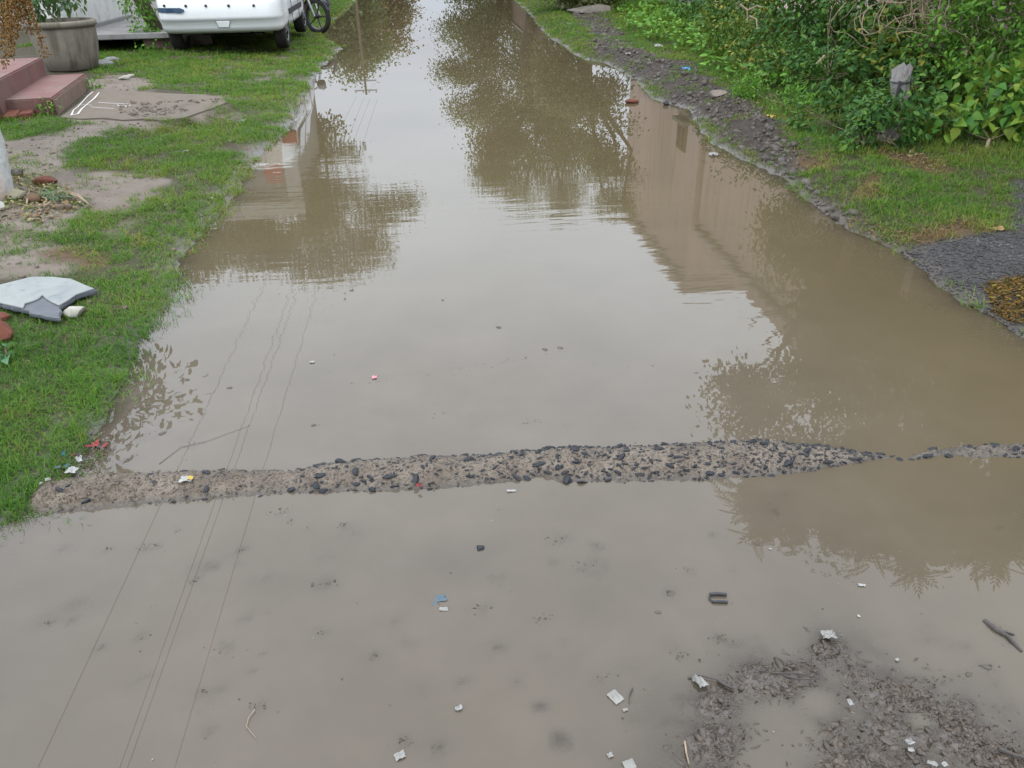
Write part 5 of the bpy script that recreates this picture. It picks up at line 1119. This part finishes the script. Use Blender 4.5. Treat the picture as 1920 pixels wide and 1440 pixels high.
scrap('paper_scrap', 'white speck on the muddy water right of the mud mound', 'paper scrap', 1682, 1237, 9, 5, M_paper, .4, .35, .003)
scrap('paper_scrap', 'white speck floating left of the wire reflections beyond the bump', 'paper scrap', 585, 679, 11, 4, M_paper, 0, .25, .002)
scrap('flower_petal', 'single pink petal floating beyond the bump', 'petal', 702, 708, 11, 6, m_rough('pink_petal', (.36, .13, .14), (.45, .2, .2), 40, .6), 0, .25, .002)
scrap('plastic_disc', 'translucent pale plastic disc floating by the right bank', 'plastic disc', 1338, 291, 20, 7, M_paper2, 0, .25, .003, .2)
scrap('paper_scrap', 'white scrap on the grass strip between mud and water at right', 'paper scrap', 1068, 46, 9, 5, M_paper, .1, .4)
scrap('paper_scrap', 'white scrap on the grass tip where it meets the churned mud', 'paper scrap', 1133, 112, 5, 4, M_paper, .1, .4)
scrap('paper_scrap', 'pale scrap on the churned mud of the right bank', 'paper scrap', 1177, 102, 12, 6, M_paper2, .1, .4)
scrap('paper_scrap', 'pale plastic strip lying on the ground cover at right', 'paper scrap', 1235, 88, 18, 6, M_paper, -.1, .4)
scrap('paper_scrap', 'white rag strip at the edge of the churned mud at right', 'paper scrap', 1418, 172, 20, 6, M_paper, -.1, .4)
scrap('paper_scrap', 'tiny white scrap on the mud below the rag strip', 'paper scrap', 1421, 194, 6, 4, M_paper, -.1, .4)
scrap('fallen_leaf', 'yellow fallen leaf on the right verge grass', 'leaf', 1447, 219, 18, 7, M_yell, .3, .3)
scrap('plastic_scrap', 'bright blue plastic scrap on the edge of the right bank grass', 'plastic scrap', 1286, 131, 18, 8, m_rough('bright_blue_plastic', (.03, .16, .42), (.06, .26, .5), 30, .35), -.1, .4)
scrap('fallen_leaf', 'tan dry leaf on the gravel edge at right', 'leaf', 1872, 431, 30, 9, m_rough('tan_leaf', (.16, .10, .04), (.21, .14, .06), 30, .7), .1, .25)
scrap('paper_scrap', 'pale scrap in the middle of the left verge grass', 'paper scrap', 350, 284, 14, 5, M_paper2, 0, .3)
scrap('paper_scrap', 'pale flat scrap on the left verge near the water', 'paper scrap', 454, 228, 16, 5, M_paper2, 0, .3)
scrap('paper_scrap', 'small white scrap on the left grass at the water edge', 'paper scrap', 395, 373, 10, 5, M_paper, 0, .4)
# dark solids
bm_ = flat(901, 1028, .0); s = pxm(1, bm_)
o = tag(ob('dark_pebble', rock_mesh('dark_pebble', M_slate, 77, 11 * s, 9 * s, 5 * s, 3)), 'round blue black pebble breaking the surface before the bump', 'pebble'); o.location = bm_
b0_ = flat(1348, 1123, .002); s = pxm(1, b0_); r = thing('plastic_clip', 'black plastic clip with two parallel bars floating in the near water', 'plastic clip', b0_, rz=-.12)
m = MB().tube([(-15 * s, 10 * s, .003), (0, 10.5 * s, .004), (16 * s, 9 * s, .003)], 3.4 * s, 7); m.build('bar', M_black, r); MB().tube([(-14 * s, -8 * s, .002), (0, -8.5 * s, .003), (14 * s, -9 * s, .002)], 2.8 * s, 7).build('bar', M_black, r)
MB().tube([(-15 * s, 10 * s, .003), (-18 * s, 1 * s, .002), (-14 * s, -8 * s, .002)], 1.6 * s, 6).build('hinge', M_black, r)
M_wetwood = m_rough('wet_dark_wood', (.015, .012, .009), (.04, .032, .025), 20, .45, .4, .5, 60)
def stick(label, pts, rad, z, cat='stick', name='wet_stick', mat=None):
    P = [flat(px, py, z + dz) for px, py, dz in pts]; s = pxm(1, P[0]); n = len(P); tag(MB().tube(P, [rad * s * (1 - .5 * i / max(n - 1, 1)) for i in range(n)], 7).build(name, mat or M_wetwood), label, cat, 'sticks in the shallow water')
stick('thick dark stick on the mud beside the clear wrapper', [(1346, 1275, .003), (1360, 1284, .004), (1377, 1292, .003)], 4.5, .003)
stick('thin stick running left of the thick dark stick', [(1290, 1272, 0), (1312, 1266, .004), (1346, 1275, .003)], 1.8, .002)
stick('long thin twig across the middle of the mud', [(1408, 1255, .004), (1450, 1262, .008), (1500, 1263, .008), (1539, 1273, .006)], 2.2, .006)
stick('second thin twig meeting the long twig at its right end', [(1450, 1262, .004), (1490, 1272, .008), (1536, 1274, .006)], 1.8, .006)
stick('pale root hanging down at the lower left of the mud', [(1284, 1390, .004), (1287, 1412, .005), (1292, 1432, .004)], 2, .003, mat=M_twig)
stick('dark sunken branch at the right edge of the near water', [(1846, 1165, -.002), (1866, 1180, .003), (1888, 1192, .003), (1915, 1222, .0)], 6, .0)
stick('short side branch on the sunken branch at the right edge', [(1868, 1182, .002), (1890, 1186, .003), (1902, 1190, .002)], 3, .0)
stick('dark twig floating just beyond the bump on the left', [(298, 870, .001), (340, 838, .002), (385, 828, .002), (470, 797, .001)], .45, .0005)
stick('thin pale reed in the near water by the bottom edge', [(478, 1330, .003), (466, 1345, .004), (462, 1362, .003), (480, 1384, .002)], .9, .002, mat=M_twig)
stick('dark stick at the lower right corner of the mud', [(1875, 1405, .006), (1900, 1415, .012), (1935, 1425, .01)], 5, .008)
stick('dark straw sticking up beyond the small mound in the near mud', [(1186, 1290, .002), (1180, 1304, .004), (1180, 1318, .002)], 1.5, .002)
for (px, py, w, lab) in ((1665, 1390, 15, 'round black clod at the bottom right of the mud'), (1420, 1020, 6, 'tiny dark clod left of the neem reflection'), (1850, 1250, 9, 'dark clod in the water right of the mud mound'), (1815, 1265, 8, 'dark clod nearer the mud mound at right'), (350, 712, 6, 'small dark clod beyond the bump at left'), (304, 812, 8, 'dark clod in the water near the left bank'), (430, 727, 6, 'dark floating scrap beyond the bump among the wire reflections'), (587, 797, 6, 'dark speck cluster right of the wire reflections beyond the bump'), (935, 614, 6, 'tiny dark leaf floating in the middle of the water'), (1050, 652, 7, 'dark curled leaf floating in the middle of the water'), (1022, 656, 7, 'dark bent scrap beside the curled leaf in the middle'), (1258, 1113, 9, 'dark tangled clod left of the black clip'), (1234, 1148, 6, 'tiny dark clod below the tangled clod')):
    q = flat(px, py, .0005); s = pxm(1, q); o = tag(ob('mud_clod', rock_mesh('mud_clod', M_clod, int(px), w * s, w * s * .7, w * s * .35, 2)), lab, 'clod', 'dark clods in the water'); o.location = q; o.rotation_euler = (0, 0, random.uniform(-1, 1))
# crumbs of leaf and mud: on the mud island, on the sunken clumps, along the banks, floating
CRUMB = leaf_shape([(0, .12), (.4, .3), (.8, .2), (1.0, .03)], .5, .4)
G_crumb = m_leaf('dark_leaf_crumb', [(.020, .014, .010), (.042, .029, .020), (.075, .053, .036), (.030, .022, .015)], .05, .5, .4)
Ts = []; Ss = []
for (c, rr, a) in BLB:
    n = int(35 * (rr / .07) ** 2); p = rng.normal(0, .55, (n, 2)) * rr * [1, .8] + c; Ts.append(p); Ss.append(rng.uniform(.004, .013, n))
n = 450; P = PLATEAU; x = rng.uniform(P[:, 0].min(), P[:, 0].max(), n); y = rng.uniform(max(.8, P[:, 1].min()), P[:, 1].max(), n); k = (poly_sd(P, x, y) > 0) & (fbm(x, y, 10, 2, 95) > -.05); Ts.append(np.stack([x, y], 1)[k]); Ss.append(rng.uniform(.003, .010, k.sum()))
for (c, rr) in MND[:N_CLUMP]:
    n = random.choice([4, 9, 16, 22]); Ts.append(rng.normal(0, .38, (n, 2)) * rr * [1, .5] + c); Ss.append(rng.uniform(.003, .010, n))
xy = np.concatenate(Ts); S = np.concatenate(Ss); hz = height(xy[:, 0], xy[:, 1])
zz = np.maximum(hz + .001, -.001 + .002 * rng.random(len(xy)))
R = frames(rand_dirs(len(xy)) * [1, 1, .25], rand_dirs(len(xy)) * .5 + [0, 0, .8]); V, F = instances_mesh(CRUMB[0], CRUMB[1], R, np.column_stack([xy, zz]), S)
tag(ob('leaf_crumbs', np_mesh('leaf_crumbs', V, F, [G_crumb], smooth=True)), 'rotting leaf crumbs on the mud and floating over sunken clumps', kind='stuff')
M_wetclod = m_rough('soaked_mud_clod', (.020, .014, .010), (.050, .037, .026), 30, .42, .35, .6, 90, c3=(.085, .066, .048))
Ts = []; Ss = []
for (c, rr, a) in BLB:
    n = int(420 * (rr / .07) ** 2); Ts.append(rng.normal(0, .52, (n, 2)) * rr * [1.05, .8] + c); Ss.append(rng.gamma(1.7, .0019, n))
P = PLATEAU; n = 1800; x = rng.uniform(P[:, 0].min(), P[:, 0].max(), n); y = rng.uniform(max(.8, P[:, 1].min()), P[:, 1].max(), n); k = (poly_sd(P, x, y) > .02) & (fbm(x, y, 13, 2, 97) > .12); Ts.append(np.stack([x, y], 1)[k]); Ss.append(rng.gamma(2.2, .0017, k.sum()))
xy = np.concatenate(Ts); S = np.concatenate(Ss); hz = height(xy[:, 0], xy[:, 1]); k = hz > -.009; xy, S, hz = xy[k], S[k], hz[k]
S3 = np.stack([S * rng.uniform(.7, 1.1, len(S)), S * rng.uniform(1.2, 3.2, len(S)), S * .8], 1)
tag(rock_cloud('mud_clods', np.column_stack([xy, np.maximum(hz - S * .45, -.004)]), S3, M_wetclod), 'soaked brown mud clods heaped on the shallow mud bank', kind='stuff')
n = 420; k = rng.integers(0, len(BLB), n); ctr = np.array([BLB[i][0] for i in k]); rr = np.array([BLB[i][1] for i in k]); xy = ctr + rng.normal(0, .55, (n, 2)) * rr[:, None] * [1.1, .8]
R = frames(np.column_stack([rng.normal(0, 1, n) + .6, rng.normal(0, .6, n), rng.normal(0, .12, n)]), np.tile([0, 0, 1.], (n, 1))); V, F = instances_mesh(LANCE[0] * [.22, 1, 1], LANCE[1], R, np.column_stack([xy, np.maximum(height(xy[:, 0], xy[:, 1]), 0) + .003]), rng.uniform(.012, .035, n))
tag(ob('root_fibres', np_mesh('root_fibres', V, F, [G_crumb], smooth=True)), 'fine brown root fibres strewn over the shallow mud bank', kind='stuff')
n = 900; y = np.exp(rng.uniform(math.log(.95), math.log(6), n)); x = rng.uniform(-1.3, 2.3, n); k = (poly_sd(SHORE, x, y) > .03) & (rng.random(n) < .25 + .75 * (fbm(x, y, 1.5, 2, 96) > .05)); x, y = x[k], y[k]
a_ = np.array([flat(*p)[:2] for p in ((640, 722), (760, 705), (880, 690), (960, 676), (1060, 655))]); t_ = rng.uniform(0, 1, 170); x = np.concatenate([x, np.interp(t_, np.linspace(0, 1, 5), a_[:, 0]) + rng.normal(0, .02, 170)]); y = np.concatenate([y, np.interp(t_, np.linspace(0, 1, 5), a_[:, 1]) + rng.normal(0, .018, 170)])
dark = rng.random(len(x)) < .7
for nm, lab, sel, mt in (('floating_specks', 'tiny dark specks floating on the muddy water', dark, G_crumb), ('floating_specks', 'tiny pale specks floating on the muddy water', ~dark, M_paper2)):
    m_ = sel.sum(); V, F = instances_mesh(SMALL[0], SMALL[1], frames(rand_dirs(m_) * [1, 1, .1], rand_dirs(m_) * .2 + [0, 0, 1]), np.stack([x[sel], y[sel], np.full(m_, .0015)], 1), rng.gamma(2, .0011, m_) * (1 + .15 * y[sel]))
    tag(ob(nm, np_mesh(nm, V, F, [mt])), lab, kind='stuff')
# drift of brown trash along the left bank by the bump end
P = gpoly([(60, 930), (110, 880), (150, 810), (205, 820), (215, 850), (175, 885), (110, 905), (70, 940)]); n = 1400; x = rng.uniform(P[:, 0].min(), P[:, 0].max(), n); y = rng.uniform(P[:, 1].min(), P[:, 1].max(), n); k = poly_sd(P, x, y) + rng.normal(0, .025, n) > 0; x, y = x[k], y[k]
q_ = rng.gamma(1.6, 110, 900) + 45; q_ = q_[q_ < 620]; u_ = rng.uniform(-1, 1, len(q_)); x2, y2, z2 = bump_surface(np.interp(q_, qx, np.arange(NB)), u_); zd = np.concatenate([np.maximum(height(x, y), 0), z2]); x = np.concatenate([x, x2]); y = np.concatenate([y, y2])
V, F = instances_mesh(LANCE[0], LANCE[1], frames(rand_dirs(len(x)) * [1, 1, .3], rand_dirs(len(x)) * .5 + [0, 0, .8]), np.stack([x, y, zd + .002 + rng.uniform(0, .005, len(x))], 1), rng.uniform(.005, .015, len(x)))
tag(ob('trash_drift', np_mesh('trash_drift', V, F, [m_leaf('trash_fibre', [(.05, .036, .025), (.09, .065, .045), (.03, .022, .015), (.07, .07, .03), (.12, .10, .07)], .05, .8, .2)], smooth=True)), 'brown drift of wet plant scraps at the left end of the bump', kind='stuff')
